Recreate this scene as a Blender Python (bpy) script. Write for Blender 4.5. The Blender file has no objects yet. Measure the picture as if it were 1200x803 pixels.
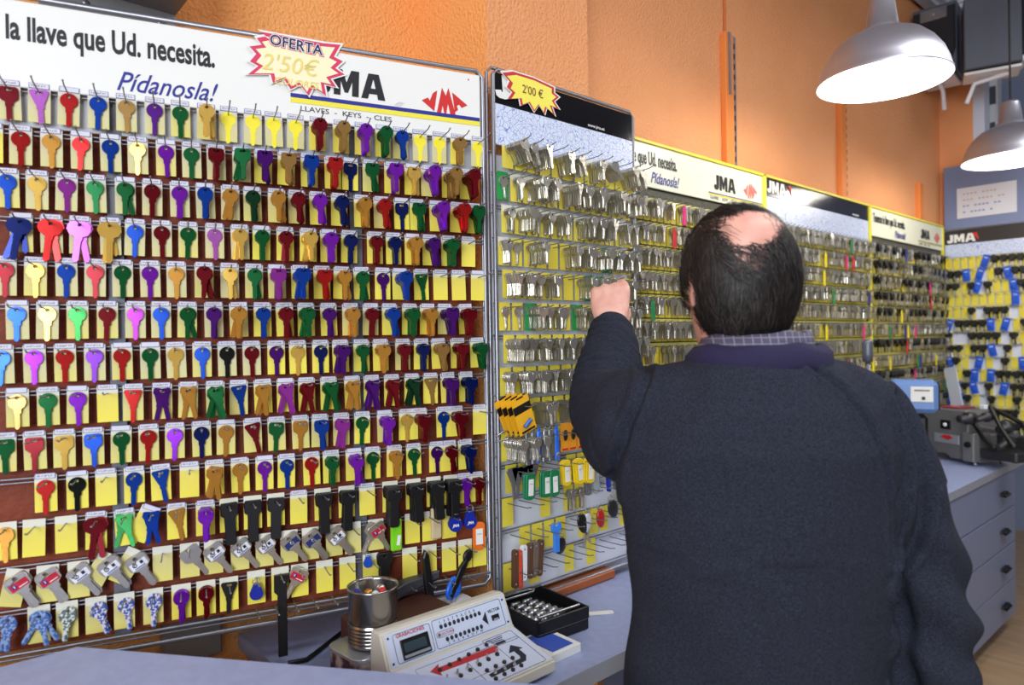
import bpy, bmesh, math, random
from mathutils import Vector, Matrix, noise
random.seed(11)
R = math.radians
sc = bpy.context.scene
COL = sc.collection
sc.unit_settings.scale_length = 1.1        # one unit is 1.1 m

# ------------------------------------------------------------------ camera
CAMH = 1.27
YAW = R(48.8)
SY, CY = math.sin(YAW), math.cos(YAW)
cd = bpy.data.cameras.new('camera'); cam = bpy.data.objects.new('camera', cd); COL.objects.link(cam)
cd.sensor_width = 36; cd.lens = 24; cd.clip_start = .05; cd.clip_end = 60
cam.matrix_world = (Matrix.Translation((0, 0, CAMH)) @ Matrix.Rotation(YAW, 4, 'Z')
                    @ Matrix.Rotation(R(90) - 3.5/800, 4, 'X') @ Matrix.Rotation(-.016, 4, 'Z'))
cd.dof.use_dof = True; cd.dof.focus_distance = 1.38; cd.dof.aperture_fstop = 3.4
sc.camera = cam

# ------------------------------------------------------------------ light
w = bpy.data.worlds.new('world'); sc.world = w; w.use_nodes = True
w.node_tree.nodes['Background'].inputs[0].default_value = (.70, .82, 1.0, 1)
w.node_tree.nodes['Background'].inputs[1].default_value = 0.45
def area(name, loc, rot, sx, sy, power, col):
    l = bpy.data.lights.new(name, 'AREA'); l.shape = 'RECTANGLE'; l.size = sx; l.size_y = sy
    l.energy = power; l.color = col
    o = bpy.data.objects.new(name, l); COL.objects.link(o); o.location = loc; o.rotation_euler = rot
    return o
# area light added for daylight from an assumed shop window, unseen and not built; the overhead panel is an added fill for more light
area('assumed_window_light', (1.35, -2.2, 1.75), (R(76), 0, R(32)), 2.0, 1.6, 122, (.88, .94, 1.0))
area('ceiling_fill_light', (.30, 1.7, 1.27 + 1.56), (0, R(-12), 0), .5, 3.6, 46, (.97, .97, 1.0))
PENDANT_W = 4.5
sc.view_settings.view_transform = 'Standard'; sc.view_settings.look = 'None'
sc.view_settings.gamma = 1; sc.view_settings.use_curve_mapping = False
sc.view_settings.exposure = 0.2
sc.cycles.use_denoising = True
sc.cycles.max_bounces = 6; sc.cycles.diffuse_bounces = 3; sc.cycles.glossy_bounces = 3
sc.cycles.sample_clamp_indirect = 4

# ------------------------------------------------------------------ coordinates
def W(a, b, h=0.0):
    """a = right of, b = in front of, h = above the viewer -> world"""
    return Vector((CY*a - SY*b, SY*a + CY*b, CAMH + h))
def un(x, y):
    dx, dy = x-600, y-398
    return dx - .016*dy, dy + .016*dx
def raydir(x, y):
    X, Y = un(x, y)
    return W(X/800, 1, -Y/800) - W(0, 0, 0)
ORG = W(0, 0, 0)
def hit(x, y, p, n):
    d = raydir(x, y)
    return ORG + d*((p-ORG).dot(n)/d.dot(n))
def frame(origin, u):
    u = Vector((u[0], u[1], 0)).normalized(); y = Vector((0, 0, 1)).cross(u)
    m = Matrix.Identity(4)
    for i, v in enumerate((u, y, Vector((0, 0, 1)))):
        for j in range(3): m[j][i] = v[j]
    m.translation = origin
    return m
def trace(M, pts, off=0.0):
    """pixels -> (x, z) in the face of frame M, off in front of it"""
    n = M.to_3x3() @ Vector((0, 1, 0)); p = M.translation - n*off; inv = M.inverted(); out = []
    for x, y in pts:
        q = inv @ hit(x, y, p, n); out.append((q.x, q.z))
    return out

# ------------------------------------------------------------------ materials
def lin(c):
    c = c/255
    return c/12.92 if c <= .04045 else ((c+.055)/1.055)**2.4
MATS = {}
def mat(name, rgb, rough=.5, metal=0.0, bump=None, emit=None, trans=0.0, spec=.5, vary=None, sheen=0, coat=0, alpha=1):
    if name in MATS: return MATS[name]
    m = bpy.data.materials.new(name); m.use_nodes = True; nt = m.node_tree; b = nt.nodes['Principled BSDF']
    col = tuple(lin(v) for v in rgb) + (1,)
    b.inputs['Base Color'].default_value = col
    b.inputs['Roughness'].default_value = rough; b.inputs['Metallic'].default_value = metal
    b.inputs['Specular IOR Level'].default_value = spec
    if trans: b.inputs['Transmission Weight'].default_value = trans
    if sheen: b.inputs['Sheen Weight'].default_value = sheen; b.inputs['Sheen Roughness'].default_value = .6
    if coat: b.inputs['Coat Weight'].default_value = coat
    if alpha < 1: b.inputs['Alpha'].default_value = alpha
    if emit:
        b.inputs['Emission Color'].default_value = tuple(lin(v) for v in emit[0]) + (1,)
        b.inputs['Emission Strength'].default_value = emit[1]
    tc = None
    if bump or vary: tc = nt.nodes.new('ShaderNodeTexCoord')
    if bump:
        n = nt.nodes.new('ShaderNodeTexNoise'); n.inputs['Scale'].default_value = bump[0]; n.inputs['Detail'].default_value = 3
        bp = nt.nodes.new('ShaderNodeBump'); bp.inputs['Strength'].default_value = bump[1]; bp.inputs['Distance'].default_value = bump[2]
        nt.links.new(tc.outputs['Object'], n.inputs['Vector']); nt.links.new(n.outputs['Fac'], bp.inputs['Height'])
        nt.links.new(bp.outputs['Normal'], b.inputs['Normal'])
    if vary:                                   # (scale, other colour, contrast lo, hi)
        n = nt.nodes.new('ShaderNodeTexNoise'); n.inputs['Scale'].default_value = vary[0]; n.inputs['Detail'].default_value = 4
        if len(vary) > 4:
            mp = nt.nodes.new('ShaderNodeMapping'); mp.inputs['Scale'].default_value = vary[4]
            nt.links.new(tc.outputs['Object'], mp.inputs['Vector']); nt.links.new(mp.outputs[0], n.inputs['Vector'])
        else: nt.links.new(tc.outputs['Object'], n.inputs['Vector'])
        r = nt.nodes.new('ShaderNodeValToRGB'); r.color_ramp.elements[0].position = vary[2]; r.color_ramp.elements[1].position = vary[3]
        r.color_ramp.elements[0].color = col; r.color_ramp.elements[1].color = tuple(lin(v) for v in vary[1]) + (1,)
        nt.links.new(n.outputs['Fac'], r.inputs[0]); nt.links.new(r.outputs[0], b.inputs['Base Color'])
    MATS[name] = m
    return m
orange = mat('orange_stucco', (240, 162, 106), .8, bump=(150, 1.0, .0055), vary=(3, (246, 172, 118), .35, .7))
orange_lit = mat('lit_orange_stucco', (254, 172, 98), .8, bump=(150, 1.0, .0055), vary=(3, (255, 180, 108), .35, .7))  # same stucco lightened: the stronger light on these faces is put into the colour
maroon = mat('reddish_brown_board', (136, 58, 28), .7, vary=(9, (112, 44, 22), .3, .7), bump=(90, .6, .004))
steel = mat('steel', (176, 178, 184), .32, .85)
zinc = mat('zinc_frame', (150, 152, 160), .38, .8)
nickel = mat('nickel_key', (212, 208, 198), .29, .88, bump=(70, .25, .002))
dsteel = mat('dull_steel', (140, 142, 148), .4, .7)
white = mat('white_board', (236, 236, 232), .35)
cream = mat('cream_board', (238, 240, 218), .35)
black = mat('black_board', (18, 18, 23), .12, spec=.3)
ink = mat('black_ink', (16, 17, 24), .5)
blueink = mat('blue_ink', (32, 38, 140), .5)
redink = mat('red_ink', (206, 36, 34), .5)
paleredink = mat('faded_red_ink', (226, 120, 112), .5)
yellowp = mat('yellow_paint', (238, 226, 70), .45)
blkpl = mat('black_plastic', (13, 13, 16), .45)
greypl = mat('grey_plastic', (80, 84, 92), .45)
whitepl = mat('white_plastic', (232, 232, 236), .4)
paper = mat('white_paper', (236, 236, 232), .8)
labelp = mat('label_paper', (214, 214, 226), .7)
laminate = mat('grey_laminate', (160, 172, 212), .38, vary=(60, (153, 165, 204), .4, .6))
cabinet_m = mat('cabinet_grey', (122, 130, 158), .5)
darkm = mat('dark_void', (26, 26, 30), .8)
skin = mat('skin', (228, 178, 160), .5, vary=(30, (212, 150, 134), .35, .7), bump=(260, .25, .001))
gloss_black_hair = mat('dark_hair', (18, 15, 15), .6, vary=(40, (42, 36, 35), .5, .8))
fleece = mat('navy_grey_fleece', (25, 27, 37), .95, bump=(520, .8, .0015), vary=(460, (52, 57, 72), .36, .70, (1, 1, 2.0)), spec=.2)
KC = {'r': ('red', (186, 30, 30)), 'd': ('dark red', (122, 14, 28)), 'k': ('pinkish violet', (212, 120, 224)), 'm': ('magenta', (168, 60, 176)),
      'v': ('violet', (136, 36, 196)), 'p': ('purple', (84, 22, 126)), 'b': ('blue', (18, 70, 176)), 'n': ('navy blue', (18, 34, 104)),
      'g': ('green', (20, 104, 54)), 'l': ('light green', (84, 196, 106)), 'o': ('gold', (210, 150, 62)), 'y': ('light gold', (244, 200, 96)),
      't': ('tan', (176, 136, 76)), 'x': ('black', (28, 34, 32)), 'h': ('dark green', (20, 66, 40))}
KM = {k: mat(v[0].replace(' ', '_') + '_anodised', v[1], .22, .65) for k, v in KC.items()}
def card_mat(name, low, high, top, h):
    """paper card: printed colour below, bleached towards the head of the card"""
    m = bpy.data.materials.new(name); m.use_nodes = True; nt = m.node_tree; b = nt.nodes['Principled BSDF']
    b.inputs['Roughness'].default_value = .6
    tc = nt.nodes.new('ShaderNodeTexCoord'); sx = nt.nodes.new('ShaderNodeSeparateXYZ'); mr = nt.nodes.new('ShaderNodeMapRange')
    r = nt.nodes.new('ShaderNodeValToRGB'); e = r.color_ramp.elements
    nt.links.new(tc.outputs['Object'], sx.inputs[0]); nt.links.new(sx.outputs['Z'], mr.inputs['Value'])
    mr.inputs['From Min'].default_value = -h; mr.inputs['From Max'].default_value = 0
    e[0].position = 0; e[0].color = tuple(lin(v) for v in low)+(1,)
    e[1].position = .80; e[1].color = tuple(lin(v) for v in high)+(1,)
    k = e.new(.84); k.color = tuple(lin(v) for v in top)+(1,)
    nt.links.new(mr.outputs[0], r.inputs[0]); nt.links.new(r.outputs[0], b.inputs['Base Color'])
    return m
CARD = {'pale': card_mat('pale_card', (216, 208, 140), (206, 200, 168), (214, 212, 202), .056),
        'mid': card_mat('yellow_card', (226, 214, 112), (210, 200, 142), (218, 216, 202), .056),
        'strong': card_mat('strong_yellow_card', (242, 226, 78), (232, 216, 98), (224, 222, 204), .056)}
yel = mat('vivid_yellow_card', (228, 210, 70), .55)
grncard = mat('green_card', (28, 152, 70), .55)
bluecard = mat('blue_card', (28, 84, 200), .5)

# ------------------------------------------------------------------ mesh building
class MB:
    def __init__(s): s.v = []; s.f = []; s.m = []; s.s = []
    def add(s, vs, fs, mi=0, smooth=False, M=None):
        o = len(s.v)
        s.v += [tuple(M @ Vector(v)) if M else tuple(v) for v in vs]
        s.f += [tuple(i+o for i in f) for f in fs]; s.m += [mi]*len(fs); s.s += [smooth]*len(fs)
        return s
    def box(s, c, d, mi=0, M=None, ch=0.0):
        x, y, z = d[0]/2, d[1]/2, d[2]/2
        T = Matrix.Translation(c)
        if M: T = T @ M
        if ch:
            ch = min(ch, x*.9, y*.9, z*.9); P = []
            for sx in (-1, 1):
                for sy in (-1, 1):
                    for sz in (-1, 1):
                        P += [(sx*(x-ch), sy*(y-ch), sz*z), (sx*(x-ch), sy*y, sz*(z-ch)), (sx*x, sy*(y-ch), sz*(z-ch))]
            bm = bmesh.new()
            for p in P: bm.verts.new(p)
            bmesh.ops.convex_hull(bm, input=bm.verts)
            bm.verts.index_update()
            s.add([v.co[:] for v in bm.verts], [[v.index for v in f.verts] for f in bm.faces], mi, False, T); bm.free()
            return s
        V = [(-x, -y, -z), (x, -y, -z), (x, y, -z), (-x, y, -z), (-x, -y, z), (x, -y, z), (x, y, z), (-x, y, z)]
        F = [(0, 3, 2, 1), (4, 5, 6, 7), (0, 1, 5, 4), (1, 2, 6, 5), (2, 3, 7, 6), (3, 0, 4, 7)]
        return s.add(V, F, mi, False, T)
    def tube(s, pts, r, n=8, mi=0, cap=True):
        P = [Vector(p) for p in pts]; rr = r if isinstance(r, (list, tuple)) else [r]*len(P)
        V = []; F = []; prev = None
        for i, p in enumerate(P):
            d = (P[min(i+1, len(P)-1)] - P[max(i-1, 0)])
            d = d.normalized() if d.length > 1e-9 else Vector((0, 0, 1))
            if prev is None: a = d.orthogonal().normalized()
            else: a = (prev - d*prev.dot(d)).normalized()
            prev = a; b = d.cross(a)
            for k in range(n):
                t = 2*math.pi*k/n; V.append(p + (a*math.cos(t) + b*math.sin(t))*rr[i])
        for i in range(len(P)-1):
            for k in range(n):
                k2 = (k+1) % n; F.append((i*n+k, i*n+k2, (i+1)*n+k2, (i+1)*n+k))
        s.add(V, F, mi, True)
        if cap:
            s.add(V[:n], [tuple(reversed(range(n)))], mi); s.add(V[-n:], [tuple(range(n))], mi)
        return s
    def lathe(s, prof, c=(0, 0, 0), n=32, mi=0, M=None, smooth=True):
        V = []; F = []; m = len(prof)
        for k in range(n):
            t = 2*math.pi*k/n
            for r, z in prof: V.append((c[0]+r*math.cos(t), c[1]+r*math.sin(t), c[2]+z))
        for k in range(n):
            k2 = (k+1) % n
            for i in range(m-1): F.append((k*m+i, k2*m+i, k2*m+i+1, k*m+i+1))
        return s.add(V, F, mi, smooth, M)
    def plate(s, outer, y0, y1, holes=(), mi=0, bev=0.0, M=None, side=None):
        """outline in x,z; thickness from y0 (front) to y1 (back)"""
        bm = bmesh.new(); es = []
        for loop in [outer] + list(holes):
            vs = [bm.verts.new((x, y0, z)) for x, z in loop]
            for i in range(len(vs)): es.append(bm.edges.new((vs[i], vs[(i+1) % len(vs)])))
        bmesh.ops.triangle_fill(bm, use_beauty=True, use_dissolve=False, edges=es, normal=(0, -1, 0))
        fs = list(bm.faces)
        for f in fs:
            f.normal_update()
            if f.normal.y > 0: f.normal_flip()
        r = bmesh.ops.extrude_face_region(bm, geom=fs)
        nv = [g for g in r['geom'] if isinstance(g, bmesh.types.BMVert)]
        for v in nv: v.co.y = y1
        # extruded copies are the back; original faces stay in front
        bmesh.ops.recalc_face_normals(bm, faces=bm.faces)
        if bev:
            ed = [e for e in bm.edges if len(e.link_faces) == 2 and abs(e.link_faces[0].normal.dot(e.link_faces[1].normal)) < .3 and (abs(e.verts[0].co.y-e.verts[1].co.y) < 1e-9)]
            bmesh.ops.bevel(bm, geom=ed, offset=bev, segments=1, affect='EDGES', clamp_overlap=True)
        bm.verts.index_update()
        V = [v.co[:] for v in bm.verts]
        F1 = [[v.index for v in f.verts] for f in bm.faces]
        nrm = [f.normal.y for f in bm.faces]; bm.free()
        s.add(V, F1, mi, False, M)
        if side is not None:
            for k in range(len(F1)):
                if nrm[k] > -.5: s.m[len(s.m)-len(F1)+k] = side
        return s
    def ball(s, c, r, mi=0, nu=14, nv=9, M=None):
        rx, ry, rz = r if isinstance(r, (tuple, list)) else (r, r, r)
        V = [(0, 0, -rz)]
        for j in range(1, nv):
            a = -math.pi/2 + math.pi*j/nv
            for i in range(nu):
                b = 2*math.pi*i/nu; V.append((rx*math.cos(a)*math.cos(b), ry*math.cos(a)*math.sin(b), rz*math.sin(a)))
        V.append((0, 0, rz)); F = []
        for i in range(nu): F.append((0, 1+(i+1) % nu, 1+i))
        for j in range(nv-2):
            for i in range(nu):
                a = 1+j*nu+i; b = 1+j*nu+(i+1) % nu; F.append((a, b, b+nu, a+nu))
        t = len(V)-1
        for i in range(nu): F.append((t, 1+(nv-2)*nu+i, 1+(nv-2)*nu+(i+1) % nu))
        T = Matrix.Translation(c)
        if M: T = T @ M
        return s.add(V, F, mi, True, T)
    def loft(s, rings, n=24, mi=0):
        """rings: (centre, radius vector A, radius vector B)"""
        V = []; F = []
        for c, A, B in rings:
            c = Vector(c); A = Vector(A); B = Vector(B)
            for k in range(n):
                t = 2*math.pi*k/n; V.append(c + A*math.cos(t) + B*math.sin(t))
        for i in range(len(rings)-1):
            for k in range(n):
                k2 = (k+1) % n; F.append((i*n+k, i*n+k2, (i+1)*n+k2, (i+1)*n+k))
        F.append(tuple(reversed(range(n)))); F.append(tuple((len(rings)-1)*n+k for k in range(n)))
        return s.add(V, F, mi, True)
    def mesh(s, name, mats):
        me = bpy.data.meshes.new(name); me.from_pydata(s.v, [], s.f)
        for m in (mats if isinstance(mats, (list, tuple)) else [mats]): me.materials.append(m)
        me.polygons.foreach_set('material_index', s.m); me.polygons.foreach_set('use_smooth', s.s)
        me.update()
        return me
    def build(s, name, mats, parent=None, loc=None, M=None):
        return link(name, s.mesh(name, mats), parent, loc, M)
def link(name, me, parent=None, loc=None, M=None):
    o = bpy.data.objects.new(name, me); COL.objects.link(o)
    if parent: o.parent = parent
    if loc: o.location = loc
    if M: o.matrix_world = M
    return o
def tag(o, label, cat, group=None, kind=None):
    if label: o['label'] = label
    if cat: o['category'] = cat
    if group: o['group'] = group
    if kind: o['kind'] = kind
    return o
def structure(o): o['kind'] = 'structure'; return o
def empty(name, loc=None, M=None):
    o = bpy.data.objects.new(name, None); COL.objects.link(o); o.empty_display_size = .05
    if loc: o.location = loc
    if M: o.matrix_world = M
    return o
def text(s, size, x, z, m, parent, y=-.002, sx=1.0, shear=0.0, align='LEFT', off=0.0, name='lettering', M=None, ext=.0002):
    c = bpy.data.curves.new(name, 'FONT'); c.body = s; c.size = size; c.shear = shear; c.align_x = align
    c.offset = off; c.extrude = ext; c.resolution_u = 3
    c.materials.append(m)
    o = bpy.data.objects.new(name, c); COL.objects.link(o); o.parent = parent
    T = Matrix.Translation((x, y, z)) @ Matrix.Rotation(R(90), 4, 'X') @ Matrix.Diagonal((sx, 1, 1, 1))
    o.matrix_local = (M @ T) if M else T
    return o
ORD = ['zeroth', 'first', 'second', 'third', 'fourth', 'fifth', 'sixth', 'seventh', 'eighth', 'ninth', 'tenth', 'eleventh', 'twelfth', 'thirteenth',
       'fourteenth', 'fifteenth', 'sixteenth', 'seventeenth', 'eighteenth', 'nineteenth', 'twentieth', 'twenty-first', 'twenty-second', 'twenty-third', 'twenty-fourth', 'twenty-fifth', 'twenty-sixth', 'twenty-seventh', 'twenty-eighth', 'twenty-ninth', 'thirtieth', 'thirty-first', 'thirty-second']
def rowname(k): return 'top row' if k == 1 else ORD[k] + ' row'

# ------------------------------------------------------------------ room
ZC = CAMH
LW = -1.325                                  # left wall
H = CAMH + 1.60                              # ceiling
def slab(name, x0, x1, y0, y1, z0, z1, m, M=None):
    b = MB(); b.box(((x0+x1)/2, (y0+y1)/2, (z0+z1)/2), (x1-x0, y1-y0, z1-z0)); return b.build(name, m)
woodfl = mat('wooden_floor', (176, 148, 116), .5, vary=(3, (150, 124, 96), .3, .7, (1, 12, 1)))
grwall = mat('grey_wall', (120, 128, 150), .7)
ceilm = mat('ceiling_paint', (170, 178, 196), .8)
structure(slab('floor', -2.2, 3.2, -2.6, 5.4, -.05, 0, woodfl))
structure(slab('ceiling', -2.2, 3.2, -2.6, 5.4, H, H+.06, ceilm))
structure(slab('wall_left', LW-.12, LW, -2.6, .885, 0, H, orange_lit))
pw = slab('wall_pillar', LW-.12, -1.075, .885, 1.19, 0, H, orange); pw.data.materials.append(orange_lit); structure(pw)
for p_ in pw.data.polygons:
    if p_.normal.y < -.5: p_.material_index = 1      # the pillar's near side takes the lighter orange, its brighter light put into the colour
structure(slab('wall_back', LW-.12, -1.155, 1.19, 3.99, 0, H, orange))
structure(slab('wall_right', -1.155, -1.012, 3.88, 3.99, 0, H, orange))
interior = mat('shop_interior_wall', (150, 146, 140), .8)
structure(slab('wall_entrance', -2.2, 3.2, -2.72, -2.6, 0, H, interior))
structure(slab('wall_shelves', 3.2, 3.32, -2.72, 5.4, 0, H, interior))
structure(slab('wall_recess', -2.2, 3.2, 5.3, 5.4, 0, H, grwall))
b = MB()                                     # cornice along the wall and the far wall
for k, (dx, dz, hh) in enumerate(((.0, 0, .03), (.02, -.025, .03), (.05, -.012, .025), (.07, 0, .012))):
    b.box((-1.155+.035+dx/2+.0, 2.57, H-.045+dz+.02), (.03+dx, 2.7, hh))
    b.box((-.9, 3.88-.035-dx/2, H-.045+dz+.02), (.8, .03+dx, hh))
structure(b.build('trim_1', mat('cornice_white', (216, 220, 232), .6)))
structure(slab('wall_corner_post', -1.012, -.965, 3.885, 3.97, 0, H, mat('white_post', (214, 222, 240), .5)))
# pipes and fittings in the recess beyond
b = MB(); b.tube([Vector((-1.9, 5.0, CAMH+1.02)), Vector((.6, 5.0, CAMH+1.10))], .018, 10)
tag(b.build('pipe', mat('brown_pipe', (110, 66, 62), .5)), 'brown pipe running under the ceiling in the far recess', 'pipe')
# ------------------------------------------------------------------ boards
LETTERS = {
 'J': ([(.32, 1), (.68, 1), (.68, .3), (.62, .1), (.48, 0), (.2, 0), (.06, .08), (0, .3), (.28, .36), (.3, .28), (.36, .3)], []),
 'M': ([(0, 0), (0, 1), (.36, 1), (.56, .52), (.76, 1), (1.12, 1), (1.12, 0), (.82, 0), (.82, .56), (.64, .12), (.48, .12), (.3, .56), (.3, 0)], []),
 'A': ([(0, 0), (.3, 1), (.78, 1), (1.12, 0), (.78, 0), (.73, .2), (.36, .2), (.31, 0)], [[(.43, .42), (.65, .42), (.56, .76), (.52, .76)]])}
def brandword(x, z, h, m, parent, y=-.002, sx=1.0, slant=0.0, name='wordmark', gap=.12):
    b = MB(); cx = 0
    for ch, wd in (('J', .72), ('M', 1.16), ('A', 1.12)):
        o, hs = LETTERS[ch]
        f = lambda P: [(x + ((px+cx)*sx + pz*slant)*h, z + pz*h) for px, pz in P]
        b.plate(f(o), y-.0006, y, [f(q) for q in hs]); cx += wd + gap
    return b.build(name, m, parent)
def diamond(x, z, wd, m, parent, y=-.002, name='diamond_logo'):
    P = [[(832, 460), (868, 450), (878, 466), (897, 430), (922, 420), (912, 475), (903, 520)],
         [(915, 540), (950, 408), (972, 450), (988, 412), (1028, 548), (1000, 555), (984, 490), (968, 562), (952, 495), (940, 545)],
         [(1010, 436), (1100, 508), (1066, 518), (1050, 500), (1036, 506), (1044, 526), (1024, 536)]]
    b = MB()
    for p in P:
        q = []
        for px, py in p:
            py2 = py - (px-966)*.20          # take out the slope of the photo
            q.append((x + (px-966)/268*wd, z - (py2-486)/268*wd*1.12))
        b.plate(q, y-.0006, y)
    return b.build(name, m, parent)
class Board:
    def __init__(s, name, label, origin, u, w, zt, zb):
        s.M = frame(Vector((origin[0], origin[1], CAMH+zb)), u); s.w = w; s.zb = zb; s.h = zt-zb
        s.e = empty(name, M=s.M); tag(s.e, label, 'display board'); s.hooks = []
    def lz(s, z): return z - s.zb
    def at(s, x, z, off): return s.M @ Vector((x, -off, z))
    def px(s, x, z, off=0.0):
        """board x of a photo column at local height z"""
        n = s.M.to_3x3() @ Vector((0, 1, 0)); y = 400
        for k in range(6):
            q = s.M.inverted() @ hit(x, y, s.M.translation - n*off, n)
            y += (q.z - z)*600
        return q.x
    def rails(s, zs, m, r=.0016, verts=(), x0=0, x1=None, y=.004):
        x1 = x1 or s.w; b = MB()
        for z in zs:
            b.tube([(x0, y, z), (x1, y, z)], r, 6); b.tube([(x0, y, z-.006), (x1, y, z-.006)], r*.8, 6)
        b.build('rail', m, s.e)
        if verts:
            b = MB()
            for x in verts: b.tube([(x, y+.003, .0), (x, y+.003, s.h-.01)], r*.8, 6)
            b.build('upright_wire', m, s.e)
    def put_hooks(s, m, length=.062, r=.0011):
        """s.hooks: (x, z); the 100 nearest are parts of their own"""
        hb = lambda b, x, z: b.tube([(x, .004, z), (x, -.006, z), (x, -length*.85, z+.001), (x, -length, z+.004)], r, 5).ball((x, -length, z+.004), r*1.5, 0, 6, 4)
        hs = sorted(s.hooks, key=lambda q: ((s.M @ Vector((q[0], 0, q[1]))) - ORG).length)
        me = hb(MB(), 0, 0).mesh('hook', m)
        for x, z in hs[:100]: link('hook', me, s.e, (x, 0, z))
        if hs[100:]:
            b = MB()
            for x, z in hs[100:]: hb(b, x, z)
            b.build('hooks', m, s.e)['kind'] = 'stuff'
def ring(b, x0, x1, z0, z1, r, y=0, n=8, mi=0):
    c = .012
    P = [(x0, z0+c), (x0, z1-c), (x0+c, z1), (x1-c, z1), (x1, z1-c), (x1, z0+c), (x1-c, z0), (x0+c, z0), (x0, z0+c)]
    b.tube([(p[0], y, p[1]) for p in P], r, n, mi, cap=False)
def sheet(x0, x1, z0, z1, y, t, name, m, parent):
    b = MB(); b.box(((x0+x1)/2, y, (z0+z1)/2), (x1-x0, t, z1-z0), ch=t*.3); return b.build(name, m, parent)
crackle = bpy.data.materials.new('city_map_print'); crackle.use_nodes = True
nt = crackle.node_tree; bs = nt.nodes['Principled BSDF']; tc = nt.nodes.new('ShaderNodeTexCoord')
vo = nt.nodes.new('ShaderNodeTexVoronoi'); vo.feature = 'DISTANCE_TO_EDGE'; vo.inputs['Scale'].default_value = 105
nz = nt.nodes.new('ShaderNodeTexNoise'); nz.inputs['Scale'].default_value = 20
mx = nt.nodes.new('ShaderNodeMix'); mx.data_type = 'VECTOR'; mx.inputs['Factor'].default_value = .06
rp = nt.nodes.new('ShaderNodeValToRGB'); e = rp.color_ramp.elements
e[0].position = .012; e[0].color = (lin(96), lin(118), lin(200), 1); e[1].position = .05; e[1].color = (lin(214), lin(224), lin(244), 1)
nt.links.new(tc.outputs['Object'], mx.inputs['A']); nt.links.new(tc.outputs['Object'], nz.inputs['Vector']); nt.links.new(nz.outputs['Color'], mx.inputs['B'])
nt.links.new(mx.outputs['Result'], vo.inputs['Vector']); nt.links.new(vo.outputs['Distance'], rp.inputs[0]); nt.links.new(rp.outputs[0], bs.inputs['Base Color'])
bs.inputs['Roughness'].default_value = .35

# ---- prototypes: keys
def arc(cx, cz, rx, rz, a0, a1, n):
    return [(cx + rx*math.cos(R(a0+(a1-a0)*i/n)), cz + rz*math.sin(R(a0+(a1-a0)*i/n))) for i in range(n+1)]
def blade(x=.0036, top=-.0185, end=-.047, sh=.0055):
    return [(sh, top), (sh, top-.004), (x, top-.0055), (x, end+.004), (x*.35, end), (-x*.5, end), (-x, end+.003), (-x, top-.007), (-sh*.85, top-.006), (-sh*.85, top)]
HEADS = {
 'R': lambda: arc(0, -.0065, .0118, .0118, -62, 242, 22)[::-1],
 'S': lambda: ([(-.0075, -.0165), (-.0118, -.013), (-.0125, -.004), (-.0118, .0025), (-.009, .0048), (.009, .0048), (.0118, .0025), (.0125, -.004), (.0118, -.013), (.0075, -.0165)]),
 'T': lambda: ([(-.0056, -.0175), (-.0092, -.008), (-.0128, .0015), (-.0118, .0042), (-.009, .005), (.009, .005), (.0118, .0042), (.0128, .0015), (.0092, -.008), (.0056, -.0175)]),
 'B': lambda: ([(-.006, -.0185), (-.0125, -.0155), (-.0165, -.008), (-.0155, -.0005), (-.011, .0045), (-.005, .0058), (.005, .0058), (.011, .0045), (.0155, -.0005), (.0165, -.008), (.0125, -.0155), (.006, -.0185)])}
SHAPE = {'R': 'round-headed', 'S': 'square-headed', 'T': 'taper-headed', 'B': 'wide-headed'}
def key_outline(t):
    h = HEADS[t](); s = 1.05 if t != 'B' else 1.12
    bl = blade()
    if t == 'B': bl = blade(.0045, -.0195, -.058, .006)
    out = h + bl                                # head runs left -> right clockwise, then the blade right -> left
    return out
def key_mesh(t, m, bev=.0004, th=.0021, low=False):
    b = MB()
    hole = [arc(0, 0, .0026, .0026, 0, 315, 7)] if t in 'RB' else [[(-.004, -.0015), (-.004, .0012), (-.003, .002), (.003, .002), (.004, .0012), (.004, -.0015)]]
    b.plate(key_outline(t), -th/2, th/2, hole, 0, bev)
    if not low:
        end = -.052 if t == 'B' else -.043
        b.box((.0004, 0, (end-.021)/2), (.0016, th+.0009, -.021-end), 0)
        b.box((-.0022, 0, (end-.021)/2), (.0008, th+.0006, -.021-end), 0)
    return b.mesh('key', m)
def low_key():
    b = MB()
    b.plate([(-.004, -.018), (-.0105, -.012), (-.0115, -.003), (-.007, .004), (.007, .004), (.0115, -.003), (.0105, -.012), (.004, -.018), (.0035, -.043), (0, -.047), (-.0035, -.043)], -.001, .001)
    return b
LOWK = low_key()
KEYME = {}
def keyme(t, c):
    if (t, c) not in KEYME: KEYME[(t, c)] = key_mesh(t, KM[c])
    return KEYME[(t, c)]
STUFF = {}                                       # name -> MB
def swing(bd, x, z, off, roll=0.0, yaw=0.0, tilt=0.0):
    return (Matrix.Translation(bd.M @ Vector((x, -off, z))) @ bd.M.to_3x3().to_4x4()
            @ Matrix.Rotation(yaw, 4, 'Z') @ Matrix.Rotation(roll, 4, 'Y') @ Matrix.Rotation(tilt, 4, 'X'))

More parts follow.
